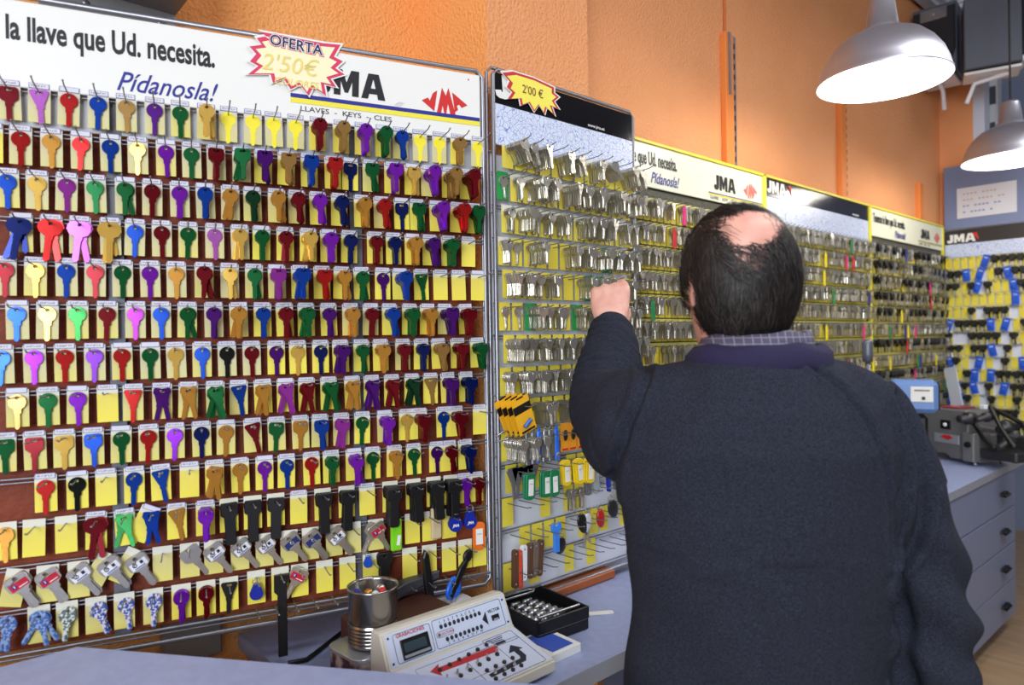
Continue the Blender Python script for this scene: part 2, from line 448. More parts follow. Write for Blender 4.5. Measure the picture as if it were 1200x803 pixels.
# ---- prototypes: cards with their label holder
def card_meshes():
    out = {}
    for k, m in CARD.items():
        b = MB(); b.box((0, 0, -.026), (.0285, .0006, .056)); out[k] = b.mesh('card', m)
        b = MB(); b.box((0, 0, -.026), (.0285, .0006, .056), 0)
        if True:                                 # the strong yellow left where a key once covered the card
            kk = [(x, z-.010) for x, z in key_outline('R')]
            b.plate(kk, -.0008, -.0003, (), 1)
        me = b.mesh('card', [CARD['pale'] if k == 'pale' else m, mat('unfaded_yellow', (246, 232, 52), .6)]); out[k+'s'] = me
    labs = []
    for v in range(6):
        b = MB(); rnd = random.Random(v)
        b.box((0, -.0008, 0), (.0262, .0010, .0082), 1); b.box((0, -.0015, 0), (.0246, .0006, .0068), 0)
        x = -.0095
        while x < .009 and v != 5:
            wd = rnd.uniform(.0012, .0022)
            b.box((x, -.0019, rnd.uniform(-.0003, .0003)), (.0005, .0003, rnd.uniform(.002, .0034)), 2, Matrix.Rotation(rnd.uniform(-.5, .5), 4, 'Y'))
            b.box((x+wd/2, -.0019, rnd.uniform(-.001, .001)), (wd*.7, .0003, .0005), 2, Matrix.Rotation(rnd.uniform(-.6, .6), 4, 'Y'))
            x += wd + rnd.choice((.0004, .0005, .0016))
        labs.append(b.mesh('label_strip', [labelp, mat('label_border', (90, 96, 150), .5), mat('label_pen', (50, 46, 60) if v else (90, 30, 50), .6)] if v else
                           [labelp, MATS['label_border'] if 'label_border' in MATS else mat('label_border', (90, 96, 150), .5), mat('label_pen_red', (130, 50, 70), .6)]))
    return out, labs
CARDME, LABME = card_meshes()
NCARD = [0]
def card(bd, x, z, kind, label, group, rot=0.0, lab=True):
    o = link('price_card', CARDME[kind], None, None, swing(bd, x, z, .0012 + random.uniform(0, .0006), rot))
    tag(o, label, 'card', group)
    if lab: link('label_strip', random.choice(LABME), o, (random.uniform(-.001, .001), 0, .0005))
    NCARD[0] += 1
    return o

# ============================================================ LEFT BOARD
u1 = W(.9048, .4258) - W(0, 0)
e1 = W(-.050, 1.34)
w1 = .93
o1 = e1 - u1.normalized()*w1
B1 = Board('key_display_board', 'large wire-framed key board at left with white sign header and rows of coloured keys', (o1.x, o1.y), u1, w1, .525, -.478)
b = MB(); ring(b, 0, w1, 0, B1.h, .0042); ring(b, -.003, w1+.0, -.003, B1.h+.004, .003, y=.010); b.build('frame', zinc, B1.e)
HZ1 = B1.lz(.392)
hd = sheet(.004, w1-.006, HZ1-.004, B1.h-.008, .0, .004, 'sign_panel', white, B1.e)
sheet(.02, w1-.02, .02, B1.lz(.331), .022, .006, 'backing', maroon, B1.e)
sheet(.01, w1-.012, B1.lz(.333), HZ1, .012, .004, 'lower_sign_panel', mat('grey_white_panel', (196, 198, 206), .45), B1.e)
b = MB()
for q in (.30, .68): b.box((q, .014, B1.h*.45), (.022, .008, B1.h*.86))
b.build('upright_strip', mat('grey_upright', (108, 108, 118), .5, .3), B1.e)
ROWZ = [.392 - .0652*i for i in range(13)]
B1.rails([B1.lz(z)-.002 for z in ROWZ] , zinc, x0=0, x1=w1)
b = MB(); b.tube([(0, -.002, .022), (w1, -.002, .022)], .0028, 6); b.tube([(0, .006, .012), (w1, .006, .012)], .002, 6)
b.build('bottom_rail', zinc, B1.e)
# --- header print
hp = lambda x, y: trace(B1.M, [(x, y)], .002)[0]
T1 = Matrix.Identity(4)
x_end = hp(253, 76)[0]
t = text('Tenemos la llave que Ud. necesita.', .0500, x_end, B1.lz(.459), ink, hd, y=-.0024, sx=.575, align='RIGHT', off=.0013)
xp = hp(136, 104)[0]
text('P\u00eddanosla!', .0430, xp, B1.lz(.402), blueink, hd, y=-.0024, sx=.82, shear=.42, off=.0003)
jx = hp(382, 110)[0]
brandword(hp(370, 110)[0], B1.lz(.4415), .046, ink, hd, y=-.0022, sx=.86, slant=.04, gap=.08)
b = MB()
for k in range(3):
    q = hp(466+k*2.2, 121+k*1.0); b.box((q[0]+.0, -.0034, q[1]), (.014, .0004, .0014), 0, Matrix.Rotation(-.62, 4, 'Y'))
b.build('wordmark_stripes', white, hd)
dq = hp(521.5, 121.5); diamond(dq[0], dq[1], .092, redink, hd)
b = MB(); q = hp(549, 94); b.lathe([(0, 0), (.0016, 0), (.0016, .0005), (0, .0005)], (0, 0, 0), 10, 0, Matrix.Translation((q[0], -.0022, q[1])) @ Matrix.Rotation(R(90), 4, 'X')); b.build('registered_dot', redink, hd)
xs0, xs1 = hp(341, 120)[0], w1-.008
sheet(xs0, xs1, B1.lz(.4262), B1.lz(.4335), -.0026, .0006, 'blue_stripe', blueink, hd)
sheet(xs0, xs1, B1.lz(.4175), B1.lz(.4262), -.0026, .0005, 'yellow_stripe', yellowp, hd)
text('LLAVES  -  KEYS  -  CLES', .0125, hp(352, 131)[0], B1.lz(.4045), ink, hd, y=-.0026, sx=1.25)
# --- starburst sticker
def burst(name, outline, mats, bd, off, label):
    P = trace(bd.M, outline, off); cx = sum(p[0] for p in P)/len(P); cz = sum(p[1] for p in P)/len(P)
    o = empty(name, M=bd.M @ Matrix.Translation((cx, -off, cz)))
    f = lambda k: [((x-cx)*k, (z-cz)*k) for x, z in P]
    b = MB(); b.plate(f(1.06), 0, .0008); b.build('white_edge', mats[0], o)
    b = MB(); b.plate(f(.99), -.0006, 0); b.build('zigzag_band', mats[1], o)
    b = MB(); b.plate(f(.86), -.0011, -.0006); b.build('face', mats[2], o)
    tag(o, label, 'sticker'); return o, (cx, cz)
c2 = lambda L: [(280+x/4, y/4) for x, y in L]
OUT = c2([(100, 150), (130, 172), (84, 180), (108, 212), (50, 220), (82, 255), (52, 290), (92, 312), (42, 352), (150, 352), (160, 392), (212, 372), (244, 422), (288, 400),
          (330, 452), (350, 412), (412, 452), (402, 398), (460, 412), (432, 372), (498, 352), (455, 322), (490, 290), (448, 268), (480, 212), (400, 205)])
so, sc0 = burst('price_sticker', OUT, [paper, mat('pink_print', (214, 52, 96), .5), mat('pale_cream', (246, 238, 196), .5)], B1, .006, 'zigzag sale sticker reading OFERTA with a pink edge and cream face, on the white header')
a0 = trace(B1.M, [(280+150/4, 195/4)], .006)[0]; a1 = trace(B1.M, [(280+400/4, 250/4)], .006)[0]
ang = math.atan2(a1[1]-a0[1], a1[0]-a0[0])
Mt = Matrix.Translation((a0[0]-sc0[0]-.002, 0, a0[1]-sc0[1]-.006)) @ Matrix.Rotation(-ang, 4, 'Y')
for mm, of, yy in ((MATS['pink_print'], .0026, -.0016), (paper, .0015, -.0020), (mat('navy_print', (24, 34, 84), .5), .0004, -.0024)):
    text('OFERTA', .0250, 0, 0, mm, so, y=yy, sx=.96, off=of, M=Mt)
fy = mat('faint_felt_pen', (236, 214, 120), .6)
text("2'50\u20ac", .040, -.058, -.012, fy, so, y=-.0018, sx=1.0, shear=.2, M=Matrix.Rotation(.0, 4, 'Y'))
text('COLORES', .017, -.038, -.034, fy, so, y=-.0018, sx=1.0, shear=.2)

# --- rows of coloured keys.  px, colour, head, how many; 'e' an empty card, 's' an empty card with a key's unfaded shape
ROWS = [
 '11dS1 47kT1 82rR1 116bR1 149tR1 182pR1 212gR1 243yR3 268s 297s 321s 347s 376dR3 404tR3 430vR3 454gR3 472bR2 492s 515s 540tR2 560s',
 '-9e 25rR1 61oR1 96rR1 130bR1 162yR1 195vR1 225gR1 254dS2 285gS3 311pS3 339tS3 366bS3 394rS3 411nS1 437gS2 465vS3 486yS2 511vR4 536tR4 557dR4',
 '9bR1 44yR1 79mR1 112gR1 147gR2 179dR2 211vR2 241bR2 271oR2 297hR2 327oR3 351dR3 376vR3 402nR3 429oR3 452rR3 471nS1 492gS2 521vR4 546rR4 562gS3',
 '24nB3 60rB2 94kB2 129yB3 159bR1 190dR1 221gR1 252kR1 282yR2 308gR2 336dR2 365yR3 389vR3 412nR2 442dR2 464nR2 489oR3 510pR3 532gR3 549e',
 '6dR1 42oR1 78bR1 112dR1 144gR1 176vR1 207oR1 240dR3 270yR2 299gR2 327mS3 356bS4 381rS3 405oR3 426gR2 449pR1 477bR4 494gT1 516e 537e 560e',
 '20bR1 56yR1 91lR1 126dR1 159mR1 189bR1 220gR2 251pR2 281oR3 309bR2 336dR3 362gR3 387pR2 415oR3 437dR2 462bR3 486gR3 507oR3 531pS4 552dS3',
 '2bR1 40vR1 76rR1 111pR1 143rR1 176gR1 206yR1 237bR1 266xR1 295dR1 324pR1 349yR1 376nR1 403pR3 426gR2 451oR3 475dR2 497nR2 520tR3 543dR3 566gR3',
 '20tR1 56gR1 91vR1 126e 156rT1 190pT2 221oT2 253gT3 280bT1 309oT2 336mT2 361dT2 389gT3 415oT2 438pT2 462dT2 486hT2 505tT1 531pS3 553nS3',
 '5gS1 40dS1 75yS1 109bS1 142gR1 174rR1 205vR1 236nR1 265oR1 296dT1 324gS1 352oS1 377bS2 402mS2 425gR1 456vR3 477yR1 498dS3 520bR1 541dS3 562e',
 '53rR1 90xR1 124e 157bR1 188bT1 222e 252oT3 281oR1 310vR1 336bR1 365rR1 390gR2 419vR3 437gR1 465oR2 485gR1 512pR1 530dR2 552nR3',
 '5oR1 40e 77e 112dB2 145lT2 177bT2 207oT1 241vR3 350e 430e 547vR2 562dR2']
KEYS1 = []
GC = 'coloured keys hanging on the left board'; GD = 'yellow cards behind the hooks of the left board'
import re
for ri, row in enumerate(ROWS):
    z = B1.lz(ROWZ[ri]); vis = 0
    for tok in row.split():
        m_ = re.match(r'(-?\d+)([a-z])([A-Z]?)(\d?)', tok); px_, c_, t_, n_ = int(m_[1]), m_[2], m_[3], int(m_[4] or 0)
        sp = .0036; n_ = n_*4-3 if (px_ > 230 and t_ != 'B' and n_ > 1) else n_; offf = .004 + sp*max(n_-1, 0)
        x = B1.px(px_, z-.02, offf if n_ else .001)
        if px_ >= 0: vis += 1
        where = f'{ORD[max(vis, 1)]} hook from left, {rowname(ri+1)}, left board'
        far = px_ > 300 or ri > 6
        ck = 'strong' if (c_ in 'es' and ri) or (px_ > 300 and random.random() < .7) or ri > 8 else ('mid' if far or random.random() < .35 else 'pale')
        if c_ == 's': ck = 'pales'
        rot = random.gauss(0, .012)
        if ri == 10 and px_ == 177: rot = .45
        if ri == 10 and px_ == 145: rot = -.05
        card(B1, x, z, ck, ('empty ' if not n_ else '') + ('faded ' if ck[:4] == 'pale' else '') + 'yellow paper card on ' + where, GD, rot, lab=not (ri == 10 and px_ < 100))
        B1.hooks.append((x, z-.0095))
        spread = .16 if t_ in 'T' else .05
        if n_ >= 2 and ri in (3,) and t_ == 'B': spread = .28
        spr = random.choice((0, 0, 0, .18, -.15, -.2))
        for k in range(n_):
            front = k == n_-1
            roll = random.gauss(0, spread*.45) if front else random.gauss(0, spread if n_ < 5 else .035)
            if t_ == 'T': roll += -.16
            if t_ == 'B' and n_ > 1: roll = (-.16, .12, -.34 if px_ == 24 else .02)[(k+(px_ == 24)) % 3]*(-1 if px_ == 24 else 1)
            if n_ > 1 and t_ != 'B' and not front: roll += spr*(k < n_*.6)
            if t_ == 'T' and n_ > 1 and k < n_*.45: roll = .20 + random.gauss(0, .04)
            KEYS1.append((ri, px_, k, front, c_, t_, swing(B1, x, z-.0105, .004+sp*k, roll, random.gauss(0, .06), -.02), where, n_))
# the 300 that show largest are objects of their own: every front key, then the ones behind, nearest first
order = sorted(KEYS1, key=lambda q: (not q[3], q[8]-q[2], q[1]))
for i, (ri, px_, k, front, c_, t_, M_, where, n_) in enumerate(order):
    if i < 300:
        nm = f'{KC[c_][0]} {SHAPE[t_]} key'
        lab = (nm if n_ == 1 else f'{nm}, {ORD[n_-k]} from front') + ', ' + where.replace(' from left', '')
        tag(link('coloured_key', keyme(t_, c_), None, None, M_), lab, 'key', GC)
    else:
        s_ = STUFF.setdefault('col', [MB(), []])
        mi = s_[1].index(c_) if c_ in s_[1] else (s_[1].append(c_) or len(s_[1])-1)
        s_[0].add(LOWK.v, LOWK.f, mi, False, M_)
if 'col' in STUFF:
    s_ = STUFF['col']
    tag(s_[0].build('coloured_keys', [KM[c] for c in s_[1]]), 'remaining coloured keys at the back of the bunches on the left board', 'keys', kind='stuff')

# --- the plastic-headed, printed and special keys of the three lowest rows
def cover_mesh():
    b = MB()
    b.plate([(-.0085, -.062), (-.0085, -.018), (-.0135, -.014), (-.0145, .001), (-.012, .006), (.012, .006), (.0145, .001), (.0135, -.014), (.0085, -.018), (.0085, -.062), (.006, -.064), (-.006, -.064)],
            -.004, .004, [arc(0, 0, .0022, .0022, 0, 315, 7)], 0, .0012)
    return b.mesh('cover', blkpl)
COVER = cover_mesh()
z11 = B1.lz(ROWZ[10]); z12 = B1.lz(ROWZ[11]); z13 = B1.lz(ROWZ[12])
def extra_card(px_, z, kind, label, rot=0.0, lab=False, off=.001):
    x = B1.px(px_, z-.02, off); card(B1, x, z, kind, label, GD, rot, lab); B1.hooks.append((x, z-.0095)); return x
for i, (px_, n_) in enumerate(((268, 1), (296, 1), (323, 1), (378, 2), (406, 2), (457, 4), (484, 3), (508, 3), (528, 3))):
    x = extra_card(px_, z11+.001, 'strong', f'yellow paper card behind the {ORD[i+1]} black plastic cover, left board')
    for k in range(n_):
        o = link('key_cover', COVER, None, None, swing(B1, x, z11-.010, .006+.0088*k, random.gauss(0, .04), random.gauss(0, .1), 0))
        tag(o, f'black plastic key cover, {ORD[n_-k]} from front, {ORD[i+1]} hook of black covers, left board', 'key cover', 'black plastic covers in the lower left board')
def logo_key(face, big=1.1):
    b = MB()
    b.plate([(p[0]*big*1.15, p[1]*big) for p in key_outline('S')], -.0011, .0011, [arc(0, .001, .003, .003, 0, 315, 7)], 0, .0004)
    b.box((.0004, 0, -.033*big), (.0018, .0032, .022), 0)
    return b.mesh('key', nickel)
LK = logo_key(0)
def emblem(kind):
    b = MB(); c = (0, 0, 0)
    b.plate([(-.0125, -.0155), (-.0125, -.0035), (.0125, -.0035), (.0125, -.0155)], -.0018, -.0011, (), 0, .0002)
    if kind == 'white':
        b.lathe([(.0022, 0), (.0034, 0), (.0034, .0004), (.0022, .0004)], (0, 0, 0), 14, 1, Matrix.Translation((-.0055, -.0018, -.0078)) @ Matrix.Rotation(R(90), 4, 'X'))
        b.box((-.0055, -.0021, -.0078), (.0009, .0004, .0062), 1, Matrix.Rotation(.7, 4, 'Y')); b.box((-.0055, -.0021, -.0035), (.003, .0004, .0012), 1)
        b.box((.0052, -.0021, -.0078), (.0045, .0004, .005), 1); b.box((0, -.0020, -.0135), (.016, .0003, .0016), 2)
    elif kind == 'red':
        b.lathe([(0, 0), (.0035, 0), (.0035, .0004), (0, .0004)], (0, 0, 0), 12, 2, Matrix.Translation((-.006, -.0018, -.009)) @ Matrix.Rotation(R(90), 4, 'X'))
        b.box((-.006, -.0023, -.009), (.0012, .0004, .004), 1); b.box((.0045, -.0021, -.0125), (.012, .0003, .0014), 1)
    else:
        b.lathe([(.0018, 0), (.0034, 0), (.0034, .0004), (.0018, .0004)], (0, 0, 0), 12, 1, Matrix.Translation((0, -.0018, -.0085)) @ Matrix.Rotation(R(90), 4, 'X'))
        b.box((0, -.0020, -.0145), (.018, .0003, .0014), 1)
    ms = {'white': [whitepl, mat('logo_navy', (40, 44, 70), .4), mat('logo_blue', (70, 96, 170), .4)],
          'red': [mat('logo_red', (198, 36, 56), .35), whitepl, mat('logo_violet', (104, 60, 140), .4)],
          'blue': [mat('logo_dark_blue', (40, 52, 110), .35), mat('logo_silver', (190, 190, 200), .3, .5), redink]}[kind]
    return b.mesh('emblem', ms)
EMB = {k: emblem(k) for k in ('white', 'red', 'blue')}
names12 = {'white': 'white football crest', 'red': 'red and violet football crest', 'blue': 'dark blue round crest', 'plain': 'plain'}
for i, (px_, kind, n_, rr, cr) in enumerate(((20, 'red', 3, -.55, .22), (55, 'red', 2, -.55, .02), (91, 'white', 2, -.6, 0), (127, 'white', 3, -.6, .5), (160, 'white', 3, -.55, .55), (190, '', 0, 0, 0), (222, 'plain', 1, -.6, 0),
        (250, 'white', 3, -.6, 0), (281, 'white', 2, -.62, 0), (310, 'white', 2, -.6, 0), (339, 'blue', 3, -.62, 0), (364, 'blue', 3, -.6, 0), (392, 'white', 4, -.62, 0), (414, '', 0, 0, 0), (441, 'red', 2, -.5, 0))):
    zz = z12 + (-.006 if px_ < 100 else 0)
    x = extra_card(px_, zz, 'mid', f'{"empty " if not n_ else ""}yellow card on the {ORD[i+1]} hook from left, twelfth row, left board', cr, off=.006)
    for k in range(n_):
        Mk = swing(B1, x-.002, zz-.0105, .004+.0045*k, rr+random.gauss(0, .05)*(k < n_-1), .1, 0)
        if px_ == 441 and k == 0: Mk = swing(B1, x-.002, zz-.0105, .004, .45, 0, 0)
        o = link('crested_key', LK, None, None, Mk)
        if kind != 'plain' and k == n_-1: link('emblem', EMB[kind], o)
        tag(o, (f'steel key with a {names12[kind]}' if kind != 'plain' else 'plain steel key') + f', {ORD[n_-k]} from front, {ORD[i+1]} hook, twelfth row', 'key', 'steel keys with printed heads on the left board')
B1.px_ = B1.px
for px_ in (483, 503, 526):
    x = extra_card(px_, z12+.002, 'strong', {483: 'empty yellow card right of the bright green lighter, left board', 503: 'yellow card behind the pale beige lighter, left board', 526: 'yellow card behind the front dark blue round tags, left board'}[px_])
# printed keys in the bottom row
def patt(name, c1, c2):
    m = mat(name, c1, .35, .2, vary=(260, c2, .46, .54)); return m
PK = {'blue': patt('blue_printed', (70, 104, 176), (150, 176, 220)), 'grey': patt('grey_printed', (90, 110, 110), (226, 232, 226)), 'multi': patt('blue_white_printed', (50, 90, 170), (230, 220, 235))}
PKM = {k: key_mesh('R', m) for k, m in PK.items()}
for i, (px_, kind, n_, cardok) in enumerate(((8, 'blue', 2, 0), (46, 'blue', 3, 1), (79, 'grey', 2, 1), (113, 'multi', 2, 1), (146, 'multi', 1, 1), (180, 'multi', 2, 1))):
    x = B1.px(px_, z13-.03, .012)
    if cardok: extra_card(px_-1, z13, 'mid', f'yellow card on the {ORD[i+1]} hook from left, bottom row, left board', 0)
    else: B1.hooks.append((x, z13-.0095))
    for k in range(n_):
        rr = {(46, 0): .5, (46, 1): -.5, (46, 2): -.2, (8, 0): .2, (113, 0): -.35, (113, 1): -.3}.get((px_, k), random.gauss(0, .1))
        o = link('printed_key', PKM[kind], None, None, swing(B1, x, z13-.0105, .006+.0045*k, rr, 0, 0)); 
        nm = {'blue': 'shiny blue', 'grey': 'grey and white patterned', 'multi': 'blue and white patterned'}[kind]
        tag(o, f'{nm} key, {ORD[n_-k]} from front, {ORD[i+1]} hook, bottom row, left board', 'key', 'patterned keys in the bottom row')
for i, (px_, c_) in enumerate(((212, 'v'), (241, 'd'))):
    x = extra_card(px_, z13, 'strong', f'yellow card behind the {KC[c_][0]} key in the bottom row, left board')
    for k in range(3): tag(link('coloured_key', keyme('R', c_), None, None, swing(B1, x, z13-.0105, .004+.0045*k, random.gauss(0, .03), 0, 0)),
                           f'{KC[c_][0]} round-headed key, {ORD[3-k]} from front, bottom row, left board', 'key', GC)
x = extra_card(268, z13, 'strong', 'yellow card behind the black taper-headed key in the bottom row, left board')
tag(link('coloured_key', key_mesh('T', blkpl), None, None, swing(B1, x, z13-.0105, .006, .03, 0, 0)), 'black taper-headed key in the bottom row of the left board', 'key', GC)
for i, (px_, lab_) in enumerate(((300, 'yellow card behind the hanging dark blue drop tag, bottom row, left board'), (328, 'yellow card behind the long black plastic handle, bottom row, left board'), (351, 'yellow card behind the tilted red-crested key, bottom row'),
        (380, 'empty yellow card left of the tin can, bottom row, left board'), (407, 'empty yellow card just above the tin can, bottom row, left board'), (434, 'yellow card behind the small blue round tag, bottom row'), (480, 'empty yellow card right of the small black cover, bottom row'),
        (503, 'empty yellow card above the black plastic scraper, bottom row'), (526, 'empty yellow card above the scissors, bottom row'), (545, 'empty yellow card left of the orange-edged key tag, bottom row'), (562, 'yellow card behind the orange-edged key tag, bottom row'))):
    extra_card(px_, z13 + .004, 'strong', lab_)
x = B1.px(330, z13-.03, .01); b = MB()
b.plate([(-.0075, -.135), (-.0075, -.03), (-.013, -.024), (-.0125, .004), (.0125, .004), (.012, -.006), (.0075, -.012), (.0075, -.135)], -.004, .004, [arc(0, -.003, .0025, .0025, 0, 315, 7)], 0, .001)
tag(b.build('long_key_cover', blkpl, None, None, swing(B1, x, z13-.008, .012, .0)), 'long black plastic handle hanging from the bottom row of the left board', 'handle')
x = B1.px(352, z13-.02, .012); o = link('crested_key', LK, None, None, swing(B1, x, z13-.004, .012, .55)); link('emblem', EMB['red'], o)
tag(o, 'steel key with a red crest tilted left, in the bottom row of the left board', 'key', 'steel keys with printed heads on the left board')
x = B1.px(451, z13-.03, .01)
tag(link('key_cover', COVER, None, None, swing(B1, x, z13+.0, .008)), 'black plastic key cover under the bright green lighter, left board', 'key cover', 'black plastic covers in the lower left board')
# tags, lighters
def drop_tag(bd, x, z, off, m, label, group, words=None, ringm=steel, s=1.0, rot=0.0, shape='drop'):
    o = empty('key_tag', M=swing(bd, x, z, off, rot)); tag(o, label, 'key tag', group)
    b = MB(); b.tube([(.006*s*math.cos(t), .001*math.sin(t*2), -.006*s+.006*s*math.sin(t)) for t in [k*math.pi/8 for k in range(17)]], .0007, 5)
    b.tube([(.0045*s*math.cos(t), .004*s*math.sin(t), -.010*s) for t in [k*math.pi/8 for k in range(17)]], .0006, 5); b.build('split_ring', ringm, o)
    if shape == 'drop': P = arc(0, -.028*s, .0115*s, .0115*s, -190, 10, 14) + arc(0, -.0125*s, .0055*s, .0035*s, 20, 160, 5)
    elif shape == 'oblong': P = arc(0, -.030*s, .010*s, .006*s, -180, 0, 8) + arc(0, .002*s, .010*s, .006*s, 0, 180, 8)
    b = MB(); b.plate(P, -.0022, .0022, (), 0, .0008)
    body = b.build('tag_body', m, o)
    if words: text(words, .0062*s, 0, -.031*s, whitepl, body, y=-.0024, align='CENTER', sx=1.0, shear=.2, off=.0002)
    return o, body
bluetag = mat('dark_blue_tag', (28, 44, 150), .3)
drop_tag(B1, B1.px(300, z13-.02, .012), z13-.003, .012, bluetag, 'dark blue drop-shaped key tag in the bottom row, left board', 'blue key tags', s=.95)
drop_tag(B1, B1.px(431, z13-.0, .012), z13+.012, .012, mat('blue_tag', (28, 74, 180), .3), 'small blue round key tag just above the tin can', 'blue key tags', s=.7)
for i, (px_, n_) in enumerate(((534, 3), (552, 2))):
    for k in range(n_):
        drop_tag(B1, B1.px(px_, z12, .02)-.001*k, z12+.010, .012+.006*k, bluetag, f'dark blue drop-shaped tag, {ORD[n_-k]} from front, {"left" if i == 0 else "right"} bunch near the board edge', 'blue key tags', 'JMA' if k == n_-1 else None, s=1.15)
o, bd_ = drop_tag(B1, B1.px(561, z13+.03, .014), z13+.030, .014, mat('orange_tag', (238, 116, 40), .35), 'orange key tag with white paper window at the lower right corner of the left board', 'oblong key tags', shape='oblong', s=1.25)
b = MB(); b.box((0, -.0027, -.018), (.014, .0012, .030)); b.build('paper_window', paper, bd_)
def lighter(px_, z, m, label, off=.014, s=1.0):
    o = empty('lighter', M=swing(B1, B1.px(px_, z-.02, off), z, off, 0, .1)); tag(o, label, 'lighter')
    b = MB(); b.box((0, 0, -.030*s), (.021*s, .009, .060*s), ch=.003); b.build('lighter_body', m, o)
    b = MB(); b.box((0, 0, .004), (.019*s, .0095, .011), ch=.002); b.lathe([(0, -.004), (.004, -.004), (.004, .004), (0, .004)], (0, 0, 0), 12, 0, Matrix.Translation((.004, 0, .008)) @ Matrix.Rotation(R(90), 4, 'Y')); b.build('lighter_top', blkpl, o)
    return o
lg = lighter(464, z12+.003, mat('lime_plastic', (128, 214, 40), .25, coat=.4), 'bright green plastic lighter hanging below the black covers', off=.016)
b = MB(); b.box((.003, -.005, -.04), (.006, .0006, .018), 0, Matrix.Rotation(.15, 4, 'Y')); b.build('sticker', paper, lg)
lighter(511, z12+.012, mat('beige_plastic', (206, 186, 150), .3), 'pale beige lighter between the green lighter and dark blue tags', off=.01)
B1.px
for px_ in range(300, 560, 22):
    B1.hooks.append((B1.px(px_, .03, .0), .03))
B1.put_hooks(dsteel)
# ============================================================ MIDDLE BOARD (steel keys)
B2 = Board('key_display_board', 'middle wire-framed board with black and map-patterned header, full of steel keys', (-1.030, .862), (0, 1), .432, .534, -.53)
b = MB(); ring(b, 0, .432, 0, B2.h, .0042); ring(b, -.008, .440, -.002, B2.h+.005, .0032, y=.010)
for q in range(9): b.tube([(-.010, .004, .06+q*.12), (.004, .000, .06+q*.12)], .0016, 5)
b.build('frame', zinc, B2.e)
sheet(.006, .426, .006, B2.lz(.372), .020, .004, 'backing', mat('pale_backing', (222, 226, 240), .5), B2.e)
bk = sheet(.004, .428, B2.lz(.4665), B2.h-.006, 0, .004, 'sign_panel', black, B2.e)
sheet(.004, .428, B2.lz(.385), B2.lz(.4665), 0, .004, 'map_panel', crackle, B2.e)
b = MB(); wm = B2.lz(.482)
f = lambda P: [(.004+px*.055, B2.lz(.478)+pz*.046) for px, pz in P]
b.plate(f(LETTERS['J'][0]), -.0028, -.0022); b.build('wordmark', white, bk)
text('www.jma.es', .0105, .272, B2.lz(.472), whitepl, bk, y=-.0024, sx=1.1)
c1 = lambda L: [(560+x/4.615, 70+y/4.615) for x, y in L]
O2 = c1([(130, 72), (170, 118), (155, 150), (185, 178), (160, 215), (225, 212), (232, 250), (275, 235), (305, 285), (330, 248), (362, 298), (372, 262), (418, 305), (400, 255), (440, 270), (412, 228), (440, 205), (412, 182), (412, 152), (300, 100), (190, 66)])
s2, _ = burst('price_sticker', O2, [paper, mat('red_print', (196, 30, 44), .5), mat('vivid_yellow_print', (248, 236, 90), .5)], B2, .006, 'zigzag yellow price sticker reading 2\'00 \u20ac with a red edge, on the black header')
text("2'00 \u20ac", .024, -.034, .002, mat('brown_felt_pen', (110, 60, 50), .6), s2, y=-.0016, sx=.95)
B2.rails([B2.lz(.396-.0648*k) for k in range(15)], zinc, x0=0, x1=.432, y=.008)
KS = Matrix.Diagonal((.92, 1.15, .90, 1))
STEEL = []          # (matrix, label, group, front, distance)
GS = 'steel keys bunched on the middle board'
STKME = [key_mesh('R', nickel), key_mesh('S', nickel), key_mesh('T', nickel)]
BLK_HEAD = None
def steel_bunch(bd, x, z, n, where, sp=.0036, t=None, off0=.004, rollo=None):
    t = t if t is not None else random.choice((0, 0, 1, 2))
    yb = random.gauss(0, .12)
    base = random.gauss(0, .05) if rollo is None else rollo
    for k in range(n):
        front = n-k
        M_ = swing(bd, x, z, off0+sp*k, base + random.gauss(0, .035), yb + random.gauss(0, .04), random.gauss(0, .02)) @ KS
        STEEL.append((M_, t, where, front, (M_.translation-ORG).length, n))
Z2 = [B2.lz(.396-.0648*k) for k in range(15)]
GC2 = 'yellow cards behind the steel keys of the middle board'
rnd2 = random.Random(5)
LABS2 = []
